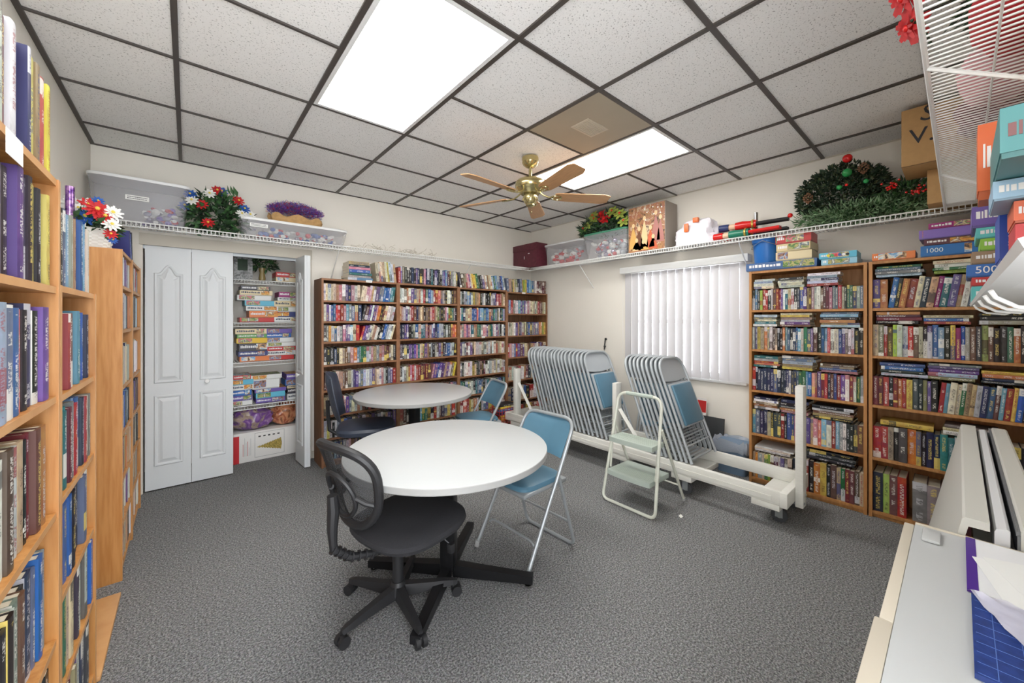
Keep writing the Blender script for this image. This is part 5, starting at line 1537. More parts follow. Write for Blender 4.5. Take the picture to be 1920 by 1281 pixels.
# on top of the window-side oak bookcase
def Rm(x, y, z, rz=0): return T((x, y, z)) @ R(-90+rz, 'Z')
zt = 1.7965
gamebox('long slate blue box lying under the bucket and box stack', Rm(3.668, 1.192, zt), 0.485, 0.26, 0.066, (64, 98, 148), 0, (0.55, 0.97))
G1 = 'boxes stacked on the window-side oak bookcase'
gamebox('cream jigsaw box in the stack beside the blue bucket, lowest', Rm(3.672, 0.975, zt+0.068, 2), 0.235, 0.22, 0.070, CR, 1, (0.05, 0.35), group=G1, ink=(120, 90, 50))
gamebox('green and cream jigsaw box, middle of the stack beside the bucket', Rm(3.675, 0.972, zt+0.139, -2), 0.225, 0.22, 0.062, (216, 196, 150), 0, (0.35, 0.97), group=G1)
gamebox('red and green holiday jigsaw box, top of the stack beside the bucket', Rm(3.672, 0.978, zt+0.202, 1), 0.235, 0.22, 0.078, (190, 60, 60), 2, (0.30, 0.8), group=G1, bar=(70, 150, 100))
gamebox('pale blue jigsaw box beneath the dotted cyan one', Rm(3.676, 0.682, zt, -1), 0.205, 0.21, 0.045, (150, 200, 222), 0, (0.2, 0.8), group=G1)
t = gamebox('cyan jigsaw box with coloured dots on its side', Rm(3.672, 0.694, zt+0.046, 1), 0.215, 0.21, 0.048, CY, 2, (0.25, 0.8), group=G1)
d = MB()
for k, c in enumerate([(230, 210, 40), (60, 160, 90), (200, 60, 60), (60, 80, 160), (240, 240, 240), (40, 40, 50)]):
    d.cyl((0.055+k*0.022, -0.0015, 0.026), (0.055+k*0.022, -0.0009, 0.026), 0.010, bxm(c), 14)
d.build('dot_pattern', t)
gamebox('flat orange and white jigsaw box on the right-edge oak bookcase', Rm(3.672, 0.398, zt), 0.21, 0.21, 0.052, OR, 3, (0.15, 0.80))
G2 = 'boxes stacked on the right-edge oak bookcase'
gamebox('blue jigsaw box marked 1000, lowest of the stack under the purple ones', Rm(3.672, 0.165, zt), 0.30, 0.23, 0.072, (30, 110, 180), 3, (0.62, 0.72), text='1000', tcol=(230, 240, 240), group=G2, tsize=0.04)
gamebox('dark red jigsaw box between the blue and purple ones', Rm(3.676, 0.150, zt+0.074, 1), 0.28, 0.23, 0.040, (96, 48, 60), 4, (0.4, 0.97), group=G2)
gamebox('wide plain purple jigsaw box under the magenta one', Rm(3.668, 0.172, zt+0.115, -1), 0.31, 0.25, 0.060, (134, 108, 190), 2, (0.05, 0.06), group=G2, ink=(150, 126, 200))
gamebox('magenta jigsaw box on top of the wide purple one', Rm(3.676, 0.130, zt+0.177, 1), 0.27, 0.23, 0.038, MG, 2, (0.4, 0.65), group=G2)
def bucket():
    t = thing('bucket', 'blue plastic bucket on the window-side oak bookcase', 'bucket', (3.80, 1.078, zt+0.068))
    MB().lathe([(0.0, 0.001), (0.082, 0.001), (0.086, 0.01), (0.098, 0.175), (0.104, 0.178), (0.104, 0.195), (0.107, 0.197), (0.107, 0.208), (0.100, 0.208), (0.096, 0.17), (0.082, 0.012), (0, 0.010)], BLUEB, 40).build('bucket_body', t)
    MB().tube([(0.108*math.cos(a), 0.108*math.sin(a), 0.188-0.05*abs(math.cos(a/1.0+PI/2))) for a in [PI/2+PI*k/16 for k in range(17)]], 0.0025, GREYM, 6).build('handle', t)
bucket()

# ------------------------------------------------------------------ closet contents
def closet():
    for k, z in enumerate((1.765, 1.352, 0.968, 0.550)):
        wire_shelf(['top', 'second', 'third', 'lowest'][k] + ' white wire shelf inside the closet', 1.41, 0.33, T((-0.396, YB+0.262, z)), [])
    y0 = 4.475
    G = 'jigsaw boxes on the closet shelves'
    def B(x, z, L, H, rgb, lab, pr=0, D=0.24, rz=0, fr=(0.55, 0.95)):
        gamebox(lab, T((x, y0+rg.uniform(0, 0.012), z)) @ R(rz, 'Z'), L, D, H, rgb, pr, fr, group=G, ink=(60, 70, 90) if sum(rgb) > 560 else (235, 235, 235))
        return z+H+0.001
    def stack(x, z, items, where):
        n = len(items)
        for i, (L, H, c, dx) in enumerate(items):
            pos = 'bottom' if i == 0 else ('top' if i == n-1 else ORD[i]+' from bottom')
            z = B(x+dx, z, L, H, c, '%s jigsaw box, %s of the %s' % (CN[c], pos, where), rg.randrange(5), fr=rg.choice([(0.55, 0.95), (0.05, 0.5), (0.65, 0.9)]))
        return z
    z = 1.352+0.006
    stack(0.33, z, [(0.30, 0.045, RD, 0.05), (0.24, 0.066, OR, 0.125), (0.27, 0.046, W_, 0.10), (0.25, 0.052, CY, 0.09), (0.28, 0.050, W_, 0.03), (0.27, 0.048, CR, 0.05), (0.24, 0.04, DK, 0.06)], 'left pile on the closet second shelf')
    stack(0.655, z, [(0.26, 0.052, W_, 0.01), (0.25, 0.052, NV, 0.015), (0.25, 0.048, W_, 0.01), (0.22, 0.062, CR, 0.01), (0.20, 0.035, W_, 0.04), (0.18, 0.055, MG, 0.05)], 'right pile on the closet second shelf')
    z = 0.968+0.006
    stack(0.34, z, [(0.25, 0.050, OR, 0.04), (0.24, 0.050, NV, 0.03), (0.25, 0.075, DK, 0.035), (0.25, 0.052, YE, 0.015), (0.24, 0.036, GR, 0.02), (0.26, 0.052, CR, 0.005)], 'left pile on the closet third shelf')
    stack(0.60, z, [(0.23, 0.046, RD, 0.01), (0.26, 0.046, W_, 0.0), (0.25, 0.042, RD, 0.005), (0.26, 0.040, W_, 0.0), (0.25, 0.048, W_, -0.01), (0.22, 0.042, BL, -0.005), (0.22, 0.046, PU, 0.0)], 'right pile on the closet third shelf')
    z = 0.550+0.006
    stack(0.30, z, [(0.16, 0.045, W_, 0.02), (0.16, 0.048, PU, 0.02), (0.155, 0.052, BL, 0.02), (0.17, 0.05, W_, 0.02), (0.17, 0.05, CY, 0.02), (0.14, 0.04, RD, 0.03)], 'left pile on the closet lowest wire shelf')
    stack(0.50, z, [(0.25, 0.045, PU, 0.01), (0.25, 0.055, CY, 0.01), (0.27, 0.036, PU, 0.0), (0.23, 0.092, W_, -0.02), (0.26, 0.045, W_, -0.03)], 'middle pile on the closet lowest wire shelf')
    stack(0.77, z, [(0.18, 0.060, W_, 0.01), (0.18, 0.055, DK, 0.01), (0.18, 0.030, CR, 0.01), (0.20, 0.062, BL, -0.01), (0.17, 0.055, PU, 0.0)], 'right pile on the closet lowest wire shelf')
    z = 1.765+0.006
    stack(0.68, z, [(0.22, 0.045, CR, 0), (0.22, 0.050, RD, 0.0)], 'pair on the closet top shelf')
    # top shelf: picture frame, vase with greenery
    t = thing('framed_picture', 'dark patterned picture frame standing on the closet top shelf', 'picture frame', (0.335, 4.50, z))
    MB().box((0, 0, 0), (0.15, 0.02, 0.25), mat_print('print_grey', [(60, 60, 60), (110, 112, 112), (160, 160, 158), (90, 90, 92)], 30)).build('frame', t)
    MB().box((0.03, -0.002, 0.09), (0.11, -0.0002, 0.20), LEAFD).build('picture', t)
    t = thing('vase', 'narrow vase with dark greenery on the closet top shelf', 'vase', (0.57, 4.55, z))
    MB().lathe([(0, 0.001), (0.028, 0.001), (0.030, 0.03), (0.022, 0.08), (0.030, 0.13), (0.026, 0.13), (0, 0.02)], mat('amber_glass', (150, 130, 84), 0.25), 20).build('vase_body', t)
    leaf_cloud(rg, (0, 0, 0.17), (0.11, 0.07, 0.05), 160, 0.06, [LEAFD, LEAFM]).build('greenery', t)
    # bags and tree carton on the floor
    def sack(label, cx, cy, z0, rx, ry, h, m, seed, shape=0.9):
        v = []; f = []; K, Q = 36, 14
        for i in range(Q+1):
            th = PI*(i/Q)
            for k in range(K):
                a = 2*PI*k/K
                n = noise.noise(Vector((math.cos(a)*1.7+seed, math.sin(a)*1.7, i*0.5)))*0.28 + noise.noise(Vector((math.cos(a)*6+seed, math.sin(a)*6, i*1.4)))*0.10
                r = (math.sin(th)**0.6)*(1+n)
                v.append((rx*r*math.cos(a), ry*r*math.sin(a)*0.9, max(0.001, h*0.5*(1-math.cos(th))*(1+n*0.3))))
        for i in range(Q):
            for k in range(K):
                l = (k+1) % K; f.append((i*K+k, i*K+l, (i+1)*K+l, (i+1)*K+k))
        o = MB().add(v, f, m, True).build('clear_bag', loc=(cx, cy, z0)); tag(o, label, 'bag')
    sack('crumpled bag of purple tissue on the white carton in the closet', 0.50, 4.59, 0.293, 0.175, 0.11, 0.20, mat_print('bag_purple', [(120, 96, 84), (176, 156, 140), (110, 70, 140), (150, 110, 170), (210, 200, 200)], 7, 0.25), 1.0)
    sack('crumpled bag of copper ribbon at the right on the white carton', 0.775, 4.60, 0.293, 0.115, 0.10, 0.22, mat_print('bag_copper', [(90, 50, 40), (170, 96, 70), (214, 150, 110), (130, 80, 60), (226, 190, 160)], 9, 0.25), 5.0)
    t = thing('tree_carton', 'long white carton with a Christmas tree picture on the closet floor', 'box', (0.33, 4.475, 0.001))
    L, Hh, D = 0.66, 0.285, 0.28
    wh = mat('white_carton', (226, 224, 220), 0.5)
    MB().rbox((0, 0, 0), (L, D, Hh), 0.003, wh).build('box_body', t)
    MB().box((-0.0006, -0.0012, 0.0), (0.045, -0.0002, Hh*0.92), bxm((196, 36, 44))).build('red_end', t)
    p = MB()
    gy = bxm((150, 150, 150))
    for a, b in (((0.17, 0.03), (0.173, 0.27)), ((0.42, 0.03), (0.423, 0.27))): p.box((a[0], -0.001, a[1]), (b[0], -0.0002, b[1]), gy)
    for a, b in (((0.17, 0.03), (0.423, 0.033)), ((0.17, 0.267), (0.423, 0.27))): p.box((a[0], -0.001, a[1]), (b[0], -0.0002, b[1]), gy)
    pts = [(0.185, 0.13)]
    for k in range(9): pts += [(0.215+0.022*k, 0.13-0.012-0.006*k), (0.205+0.022*k+0.012, 0.13-0.006*k-0.004)]
    pts2 = [(q[0], 0.26-q[1]) for q in pts[::-1]]
    poly = pts + [(0.40, 0.12), (0.40, 0.14)] + pts2[:-1]
    p.add([(q[0], -0.0012, q[1]) for q in poly], [tuple(range(len(poly)))], mat('printed_tree', (112, 104, 44), 0.5, noise_amt=0.5, noise_scale=90, rgb2=(196, 168, 84)))
    for k in range(5): p.box((0.20+0.04*k, -0.001, 0.225), (0.22+0.04*k, -0.0002, 0.238), bxm((60, 60, 60)))
    for k in range(6): p.box((0.075+0.012*k, -0.001, 0.06), (0.079+0.012*k, -0.0002, 0.06+rg.uniform(0.08, 0.18)), bxm((190, 90, 90) if k % 3 == 0 else (190, 190, 190)))
    p.build('printed_art', t)
closet()

# ------------------------------------------------------------------ top of the left bookcases
def flower_basket():
    t = thing('flower_basket', 'white wicker basket of red, white and blue flowers on the oak bookcase', 'flower basket', (-0.405, 3.02, 1.7648))
    v = []; f = []; K = 48; Q = 12
    for i in range(Q+1):
        q = i/Q
        for k in range(K):
            a = 2*PI*k/K; r = 0.082+0.020*q + 0.003*math.sin(12*a+PI*i)
            v.append((r*math.cos(a), r*math.sin(a), 0.001+0.105*q))
    for i in range(Q):
        for k in range(K):
            l = (k+1) % K; f.append((i*K+k, i*K+l, (i+1)*K+l, (i+1)*K+k))
    f.append(tuple(range(K))[::-1])
    MB().add(v, f, WHITEF, True).build('wicker_basket', t)
    MB().tube([(0.0, 0.1*math.cos(a), 0.10+0.17*math.sin(a)) for a in [PI*k/18 for k in range(19)]], 0.006, WHITEF, 6).build('handle', t)
    leaf_cloud(rg, (0.0, 0, 0.13), (0.11, 0.13, 0.045), 260, 0.06, [LEAFM, LEAFD]).build('foliage', t)
    H_ = mat('flower_heart', (226, 200, 80), 0.6)
    # a: to the right as seen from the room, q: towards the viewer
    for a_, q_, z, m, r in [(-0.015, 0.10, 0.155, BLUEF, 0.050), (0.045, 0.09, 0.195, REDF, 0.055), (0.0, 0.05, 0.225, REDF, 0.045), (0.085, 0.07, 0.165, REDF, 0.045), (-0.10, 0.09, 0.17, WHITEF, 0.055), (-0.14, 0.05, 0.195, WHITEF, 0.05), (-0.085, 0.05, 0.225, WHITEF, 0.055), (-0.05, 0.10, 0.20, WHITEF, 0.03),
                          (0.12, 0.06, 0.125, WHITEF, 0.04), (0.125, 0.04, 0.19, WHITEF, 0.045), (0.115, 0.06, 0.075, REDF, 0.03), (0.05, 0.02, 0.255, BLUEF, 0.028), (0.125, 0.05, 0.045, BLUEF, 0.022), (-0.04, 0.06, 0.185, BLUEF, 0.03)]:
        x, y = 0.76*a_ + 0.13*q_, -0.65*a_*0.8 - 0.99*q_
        blossom((x, y, z), (0.13+x*2, -0.99, 0.35), r, m, H_, 10).build('flower', t)
flower_basket()
for k, (x, y) in enumerate([(-0.500, 2.905), (-0.455, 2.925)]):
    m = MB().cyl((x, y, 1.7648), (x, y, 2.065), 0.017, mat('purple_foil', (88, 40, 130), 0.2, metal=0.6, noise_amt=0.5, noise_scale=60, rgb2=(190, 150, 200)), 16)
    tag(m.build('gift_wrap_roll'), ['purple striped roll standing behind the flower basket, nearer the wall', 'purple striped roll standing directly left of the flower basket'][k], 'roll', 'purple rolls beside the flower basket')
def top_books_left():
    """odd books and a frame on the case by the closet"""
    base = frame_matrix('left', 3.397)
    items = [('navy book leaning on top of the oak bookcase by the closet', (36, 52, 110), 0.10, -14, 0.20), ('blue book leaning on top of the oak bookcase by the closet', (40, 80, 190), 0.15, -18, 0.19), ('black book leaning furthest right on the oak bookcase by the closet', (40, 42, 52), 0.22, -16, 0.21)]
    for lab, c, x, lean, h in items:
        v, f, uv = cover_geo(0.03, h, 0.15)
        me = bpy.data.meshes.new('book'); me.from_pydata(v, [], f); me.materials.append(BOOKM)
        fill_attrs(me, uv, [srgb(*c)], [srgb(230, 230, 220)], [x*70], [0]*len(f))
        o = bpy.data.objects.new('book', me); COL.objects.link(o)
        o.matrix_world = base @ T((x+0.03, 0.02, 1.7652)) @ Matrix.Rotation(math.radians(lean), 4, 'Y')
        tag(o, lab, 'book', 'loose books on the oak bookcase by the closet')
        MB().box((0.0023, 0.0065, 0.003), (0.0277, 0.147, h-0.0035), PAPER).build('page_block', o)
    o = MB().box((0, 0, 0), (0.012, 0.20, 0.24), DARKP).build('framed_picture'); o.matrix_world = base @ T((0.40, 0.05, 1.7652))
    tag(o, 'dark picture frame standing on the oak bookcase by the closet', 'picture frame')
top_books_left()

# ------------------------------------------------------------------ things by the window wall
def leaning(name, label, cat, y0, y1, h, t_, material, x_foot, lean):
    o = MB().rbox((0, 0, 0), (t_, y1-y0, h), 0.002, material).build(name)
    o.matrix_world = T((x_foot, y0, 0.002)) @ R(lean, 'Y')
    return tag(o, label, cat)
leaning('black_board', 'black flat board leaning on the wall behind the chair cart', 'board', 1.455, 1.80, 0.435, 0.02, mat('black_board', (44, 46, 48), 0.6), 3.84, 8)
sg = leaning('sign_board', 'red and white board leaning on the wall behind the black one', 'board', 1.625, 1.90, 0.60, 0.006, mat('sign_white', (222, 218, 214), 0.5), 3.865, 6)
MB().box((-0.0012, 0.004, 0.46), (-0.0002, 0.27, 0.575), bxm((200, 50, 48))).box((-0.0012, 0.004, 0.20), (-0.0002, 0.27, 0.36), bxm((200, 50, 48))).build('red_stripe', sg)
def wastebasket():
    t = thing('waste_bin', 'grey-blue plastic bin with a grey bag liner beside the window-side bookcase', 'bin', (3.80, 1.335, 0.001))
    loft([(0, 0, 0.0, 0.085, 0.115), (0, 0, 0.24, 0.105, 0.14), (0, 0, 0.275, 0.112, 0.147)], BINB, 32, 0.3).build('bin_body', t)
    v = []; f = []; K = 60
    for i, (s, z) in enumerate(((1.04, 0.20), (1.07, 0.235), (1.05, 0.27), (1.0, 0.295), (0.9, 0.285), (0.7, 0.24))):
        for k in range(K):
            a = 2*PI*k/K; n = 1+0.05*noise.noise(Vector((math.cos(a)*5, math.sin(a)*5, i)))
            q = lambda u: math.copysign(abs(u)**0.35, u)
            v.append((0.112*s*n*q(math.cos(a)), 0.147*s*n*q(math.sin(a)), z+0.03*noise.noise(Vector((math.cos(a)*4, math.sin(a)*4, 9+i*0.4)))))
    for i in range(5):
        for k in range(K):
            l = (k+1) % K; f.append((i*K+k, i*K+l, (i+1)*K+l, (i+1)*K+k))
    MB().add(v, f, mat('grey_liner', (150, 158, 170), 0.35, bump=0.3, bump_scale=60), True).build('bag_liner', t)
wastebasket()
m = MB().tube([(3.945, 2.83, 1.13), (3.935, 2.835, 1.15), (3.93, 2.84, 1.12), (3.935, 2.85, 1.06), (3.94, 2.86, 1.01)], 0.007, BLACKP, 6)
m.tube([(3.942, 2.86, 1.01), (3.944, 2.87, 0.93), (3.945, 2.875, 0.80)], 0.003, GREYM, 5).sphere((3.937, 2.835, 1.14), 0.016, BLACKP, 10, 8).sphere((3.937, 2.85, 1.05), 0.015, BLACKP, 10, 8)
tag(m.build('hanging_cord'), 'black cord end hanging on the wall left of the blind', 'cord')
def book_crate():
    t = thing('crate', 'red openwork crate on the floor before the corner bookcase', 'crate', (3.02, 3.70, 0.0))
    m = MB(); rd = mat('red_wire_plastic', (178, 48, 54), 0.45)
    w, d, h = 0.15, 0.095, 0.29
    for z in [0.01+0.035*k for k in range(9)]:
        m.tube([(-w, -d, z), (w, -d, z), (w, d, z), (-w, d, z)], 0.0035, rd, 5, closed=True)
    for k in range(8):
        x = -w+2*w*k/7
        m.cyl((x, -d, 0.01), (x, -d, h), 0.0035, rd, 5); m.cyl((x, d, 0.01), (x, d, h), 0.0035, rd, 5)
    for k in range(5):
        y = -d+2*d*k/4
        m.cyl((-w, y, 0.01), (-w, y, h), 0.0035, rd, 5); m.cyl((w, y, 0.01), (w, y, h), 0.0035, rd, 5); m.cyl((-w, y, 0.006), (w, y, 0.006), 0.003, rd, 5)
    m.build('wire_sides', t)
    zz = 0.012
    for k, c in enumerate(['white', 'brown', 'yellow', 'navy', 'blue', 'yellow', 'black']):
        rgb = {'white': (220, 214, 200), 'brown': (120, 80, 60), 'yellow': (214, 186, 60), 'navy': (44, 54, 100), 'blue': (70, 120, 180), 'black': (40, 40, 44)}[c]
        h_ = [0.07, 0.06, 0.06, 0.045, 0.03, 0.028, 0.025][k]
        v, f, uv = cover_geo(h_, 0.23, 0.15)
        me = bpy.data.meshes.new('book'); me.from_pydata(v, [], f); me.materials.append(BOOKM)
        fill_attrs(me, uv, [srgb(*rgb)], [srgb(235, 235, 225) if c != 'white' else srgb(60, 60, 80)], [k*7.7], [0]*len(f))
        o = bpy.data.objects.new('book', me); COL.objects.link(o)
        o.matrix_world = T((2.905+rg.uniform(-0.008, 0.008), 3.625, zz+h_)) @ R(rg.uniform(-1, 1), 'Z') @ R(90, 'Y')
        tag(o, '%s book lying %s in the red floor crate' % (c, 'at the bottom' if k == 0 else ('on top' if k == 6 else ORD[k]+' from the bottom')), 'book', 'books in the red crate')
        zz += h_+0.001
book_crate()
m = MB().add([(2.62, 1.26, 0.0015), (2.645, 1.255, 0.004), (2.655, 1.275, 0.012), (2.635, 1.285, 0.004), (2.625, 1.275, 0.009)], [(0, 1, 2, 4), (4, 2, 3), (0, 4, 3), (0, 3, 1), (1, 3, 2)], WHITEF)
tag(m.build('paper_scrap'), 'tiny crumpled white paper scrap on the carpet near the step stool', 'scrap')

# ------------------------------------------------------------------ desk at the lower right
def desk():
    t = thing('desk', 'white desk with cream edging at the lower right corner', 'desk', (0, 0, 0))
    zt = 0.748
    MB().box((0.35, YN+0.005, zt-0.030), (1.742, 0.090, zt), mat('desk_top', (190, 193, 194), 0.35)).build('desk_top', t)
    e = MB().rbox((0.35, 0.0905, zt-0.045), (1.139, 0.120, zt+0.001), 0.003, CREAM); e.build('edge_strip', t)
    MB().rbox((1.141, 0.0905, zt-0.045), (1.735, 0.113, zt+0.001), 0.003, CREAM).build('edge_strip', t)
    MB().rbox((1.743, YN+0.005, zt-0.040), (1.757, 0.090, zt+0.003), 0.003, CREAM).build('edge_strip', t)
    MB().rbox((1.625, 0.035, zt+0.0005), (1.715, 0.072, zt+0.010), 0.004, mat('desk_top', (190, 193, 194), 0.35)).build('cover_plate', t)
    MB().box((0.36, YN+0.02, 0), (0.385, 0.07, zt-0.031), LAMIG).build('side_panel', t)
    MB().box((1.70, YN+0.02, 0), (1.725, 0.07, zt-0.031), LAMIG).build('side_panel', t)
    MB().box((0.386, YN+0.02, 0.15), (1.699, YN+0.04, zt-0.031), LAMIG).build('back_panel', t)
desk()
def papers():
    zt = 0.7495
    o = MB().box((1.405, -0.24, zt), (1.735, -0.030, zt+0.006), mat('white_binder', (232, 234, 238), 0.4)).build('binder'); tag(o, 'white binder with a purple spine strip on the desk', 'binder')
    MB().box((1.405, -0.030, zt), (1.735, -0.012, zt+0.0068), bxm((74, 34, 140))).build('spine_strip', o)
    st = MB(); pw = mat('sheet_white', (238, 240, 240), 0.5)
    for k, (x, y, rz) in enumerate([(1.50, -0.13, 12), (1.53, -0.16, 20)]):
        s = MB().box((-0.12, -0.085, 0), (0.12, 0.085, 0.0006), pw)
        for q in range(4): s.box((-0.08, -0.06+q*0.03, 0.0006), (-0.02+0.02*q, -0.052+q*0.03, 0.0008), bxm((120, 150, 130)))
        p = s.build('paper_sheet'); p.matrix_world = T((x, y, zt+0.0085+0.001*k)) @ R(rz, 'Z')
        tag(p, ['white printed sheet lying on the binder', 'upper white sheet askew on the binder'][k], 'paper', 'sheets on the white binder')
    b = MB().box((1.075, -0.26, zt), (1.385, -0.018, zt+0.010), mat('blue_grid_cover', (40, 66, 138), 0.35, noise_amt=0.3, noise_scale=60)).build('booklet')
    tag(b, 'dark blue booklet under crumpled clear film on the desk', 'booklet')
    g = MB()
    for k in range(9): g.box((1.08+k*0.034, -0.255, zt+0.010), (1.0812+k*0.034, -0.022, zt+0.0103), bxm((90, 120, 190)))
    for k in range(7): g.box((1.08, -0.25+k*0.034, zt+0.010), (1.38, -0.2488+k*0.034, zt+0.0103), bxm((90, 120, 190)))
    g.build('grid_print', b)
    MB().box((1.08, -0.20, zt+0.0103), (1.16, -0.10, zt+0.0112), bxm((40, 150, 210))).build('cyan_panel', b)
    v = []; f = []; K = 16
    for i in range(K+1):
        for k in range(K+1):
            x = i/K; y = k/K
            h = abs(noise.noise(Vector((x*5, y*5, 3))))*0.022 + abs(noise.noise(Vector((x*12, y*12, 8))))*0.010
            v.append((1.15+0.235*x+0.02*noise.noise(Vector((y*3, 0, 1))), -0.20+0.165*y*(0.85+0.3*x)-0.05*(1-x)*y, zt+0.0118+h))
    for i in range(K):
        for k in range(K):
            a = i*(K+1)+k; f.append((a, a+1, a+K+2, a+K+1))
    o = MB().add(v, f, mat_bin('lilac_clear_film', (222, 222, 240), 0.75), True).build('plastic_wrap'); tag(o, 'crumpled clear plastic wrap lying on the blue booklet', 'plastic wrap')
papers()
def partition():
    """long off-white panel unit standing beyond the desk, with a slotted top"""
    t = thing('slotted_panel_unit', 'long off-white panel unit with a slotted top standing beyond the desk', 'panel unit', (0, 0, 0))
    x0, x1 = 1.772, 3.32
    IV = mat('ivory_sheet_metal', (214, 214, 208), 0.4); GAP = mat('slot_grey', (120, 122, 126), 0.5)  # GAP: plain mid grey for the serrated strip and end bracket
    def ex(poly, name, m=IV, xa=x0, xb=x1):
        v = [(xa, p[0], p[1]) for p in poly] + [(xb, p[0], p[1]) for p in poly]
        n = len(poly); f = [tuple(range(n)), tuple(range(n, 2*n))[::-1]] + [(i, (i+1) % n, n+(i+1) % n, n+i) for i in range(n)]
        MB().add(v, f, m).build(name, t)
    ex([(0.150, 0.002), (0.143, 0.002), (-0.018, 0.775), (-0.058, 0.775), (-0.058, 0.800), (-0.012, 0.800), (-0.006, 0.796)], 'front_panel')
    ex([(-0.066, 0.70), (-0.094, 0.70), (-0.094, 0.790), (-0.088, 0.794), (-0.070, 0.790), (-0.066, 0.780)], 'slot_bar', mat('white_bar', (226, 228, 232), 0.35), x0, x1-0.04)
    ex([(-0.112, 0.72), (-0.150, 0.60), (-0.270, 0.002), (-0.277, 0.002), (-0.165, 0.797), (-0.158, 0.803), (-0.118, 0.803), (-0.112, 0.796)], 'rear_panel')
    br = MB()
    k = x0
    while k < x1: br.box((k, -0.1115, 0.785+rg.uniform(-0.002, 0.0)), (k+0.006, -0.104, 0.797), GAP); k += 0.009
    br.box((x0, -0.1118, 0.72), (x1, -0.106, 0.786), GAP)
    br.build('brush_strip', t)
    MB().box((x0, -0.150, 0.66), (x1, -0.030, 0.695), IV).build('inner_tray', t)
    ex([(0.150, 0.002), (0.008, 0.705), (-0.150, 0.705), (-0.277, 0.002)], 'end_cap', IV, x0-0.008, x0-0.0005)
    MB().box((x1-0.01, -0.145, 0.70), (x1, -0.062, 0.775), GAP).build('end_bracket', t)
partition()

# ------------------------------------------------------------------ wall shelf with hooks at the right edge
def hook_shelf():
    t = thing('coat_hook_shelf', 'white wall shelf with curled hooks at the right edge', 'shelf', (0, 0, 0))
    z = 1.448
    poly = [(-0.027, z+0.004), (-0.030, z-0.004), (-0.05, z-0.008), (YN, z-0.008), (YN, z+0.002), (-0.04, z+0.002), (-0.033, z+0.006)]
    xa, xb = 0.45, 2.42
    v = [(xa, p[0], p[1]) for p in poly] + [(xb, p[0], p[1]) for p in poly]; n = len(poly)
    f = [tuple(range(n)), tuple(range(n, 2*n))[::-1]] + [(i, (i+1) % n, n+(i+1) % n, n+i) for i in range(n)]
    MB().add(v, f, mat('shelf_grey_white', (196, 197, 196), 0.45)).build('shelf_board', t)
    for x in (0.95, 1.15, 1.45, 1.9):
        m = MB()
        m.tube([(x, -0.13, z-0.009), (x+0.02, -0.12, z-0.028), (x, -0.09, z-0.040), (x-0.03, -0.055, z-0.036), (x-0.045, -0.035, z-0.022), (x-0.05, -0.03, z-0.012)], 0.0030, WHITE, 8)
        m.tube([(x+0.05, -0.14, z-0.009), (x, -0.16, z-0.045), (x-0.05, -0.17, z-0.06)], 0.0028, WHITE, 8)
        m.build('hook', t)
    z0 = z+0.0045
    G = 'game boxes on the white wall shelf'
    def Sx(y, zz, x=2.20): return T((x, y, zz)) @ R(-90, 'Z')
    items = [(0.060, TE, 'teal jigsaw box, lowest of the pile on the white hook shelf', None), (0.032, RD, 'red jigsaw box under the one marked 500', None), (0.046, BL, 'blue jigsaw box marked 500 on the white hook shelf', '500'),
             (0.046, (150, 126, 100), 'brown pictured jigsaw box resting on the blue 500 one', None), (0.044, GR, 'lime green jigsaw box under the small teal one', None), (0.040, TE, 'small teal jigsaw box above the lime green one', None), (0.078, PU, 'purple and white jigsaw box, topmost of the far pile on the hook shelf', None)]
    zz = z0
    for k, (h, c, lab, tx) in enumerate(items):
        L = [0.20, 0.19, 0.23, 0.20, 0.19, 0.20, 0.20][k]
        gamebox(lab, Sx(-0.018-[0.012, 0.012, 0.0, 0.012, 0.032, 0.022, 0.012][k], zz), L, 0.24, h, c if c != GR else (140, 196, 70), k, (0.62, 0.95), text=tx, group=G, tsize=0.036); zz += h+0.001
    # nearer pile of upright boxes
    gamebox('blue upright box marked MULTI on the hook shelf', T((1.70, -0.072, z0+0.090)) @ R(-90, 'Z'), 0.055, 0.20, 0.145, (36, 76, 176), 3, (0.96, 0.97), group=G, text='MULTI', tcol=(236, 238, 240), tsize=0.034, trot=90)
    gamebox('white game box lying beneath the upright blue one', T((1.70, -0.070, z0)) @ R(-90, 'Z'), 0.17, 0.20, 0.088, W_, 2, (0.5, 0.9), group=G, ink=(180, 60, 60))
    gamebox('white upright game box right of the blue one', T((1.70, -0.129, z0+0.090)) @ R(-90, 'Z'), 0.060, 0.20, 0.140, (222, 222, 232), 2, (0.05, 0.3), group=G, ink=(120, 110, 180))
    gamebox('red upright game box nearest on the hook shelf', T((1.42, -0.082, z0)) @ R(-90, 'Z'), 0.075, 0.18, 0.155, (206, 40, 46), 4, (0.6, 0.95), group=G)
    gamebox('orange game box lying across the red one', T((1.42, -0.080, z0+0.157)) @ R(-90, 'Z'), 0.13, 0.18, 0.05, (226, 100, 50), 4, (0.5, 0.95), group=G)
    gamebox('pale blue game box under the big teal one', T((1.40, -0.050, z0+0.209)) @ R(-90, 'Z'), 0.17, 0.20, 0.045, (160, 196, 222), 3, (0.6, 0.95), group=G)
    gamebox('large teal game box near the right edge, high on the pile', T((1.22, -0.052, z0+0.256)) @ R(-90, 'Z'), 0.20, 0.36, 0.10, (70, 140, 142), 3, (0.55, 0.8), group=G, ink=(120, 70, 70))
    gamebox('orange and white game box behind the large teal one', T((1.60, -0.032, z0+0.256)) @ R(-90, 'Z'), 0.18, 0.10, 0.20, (226, 104, 40), 1, (0.6, 0.95), group=G)
hook_shelf()
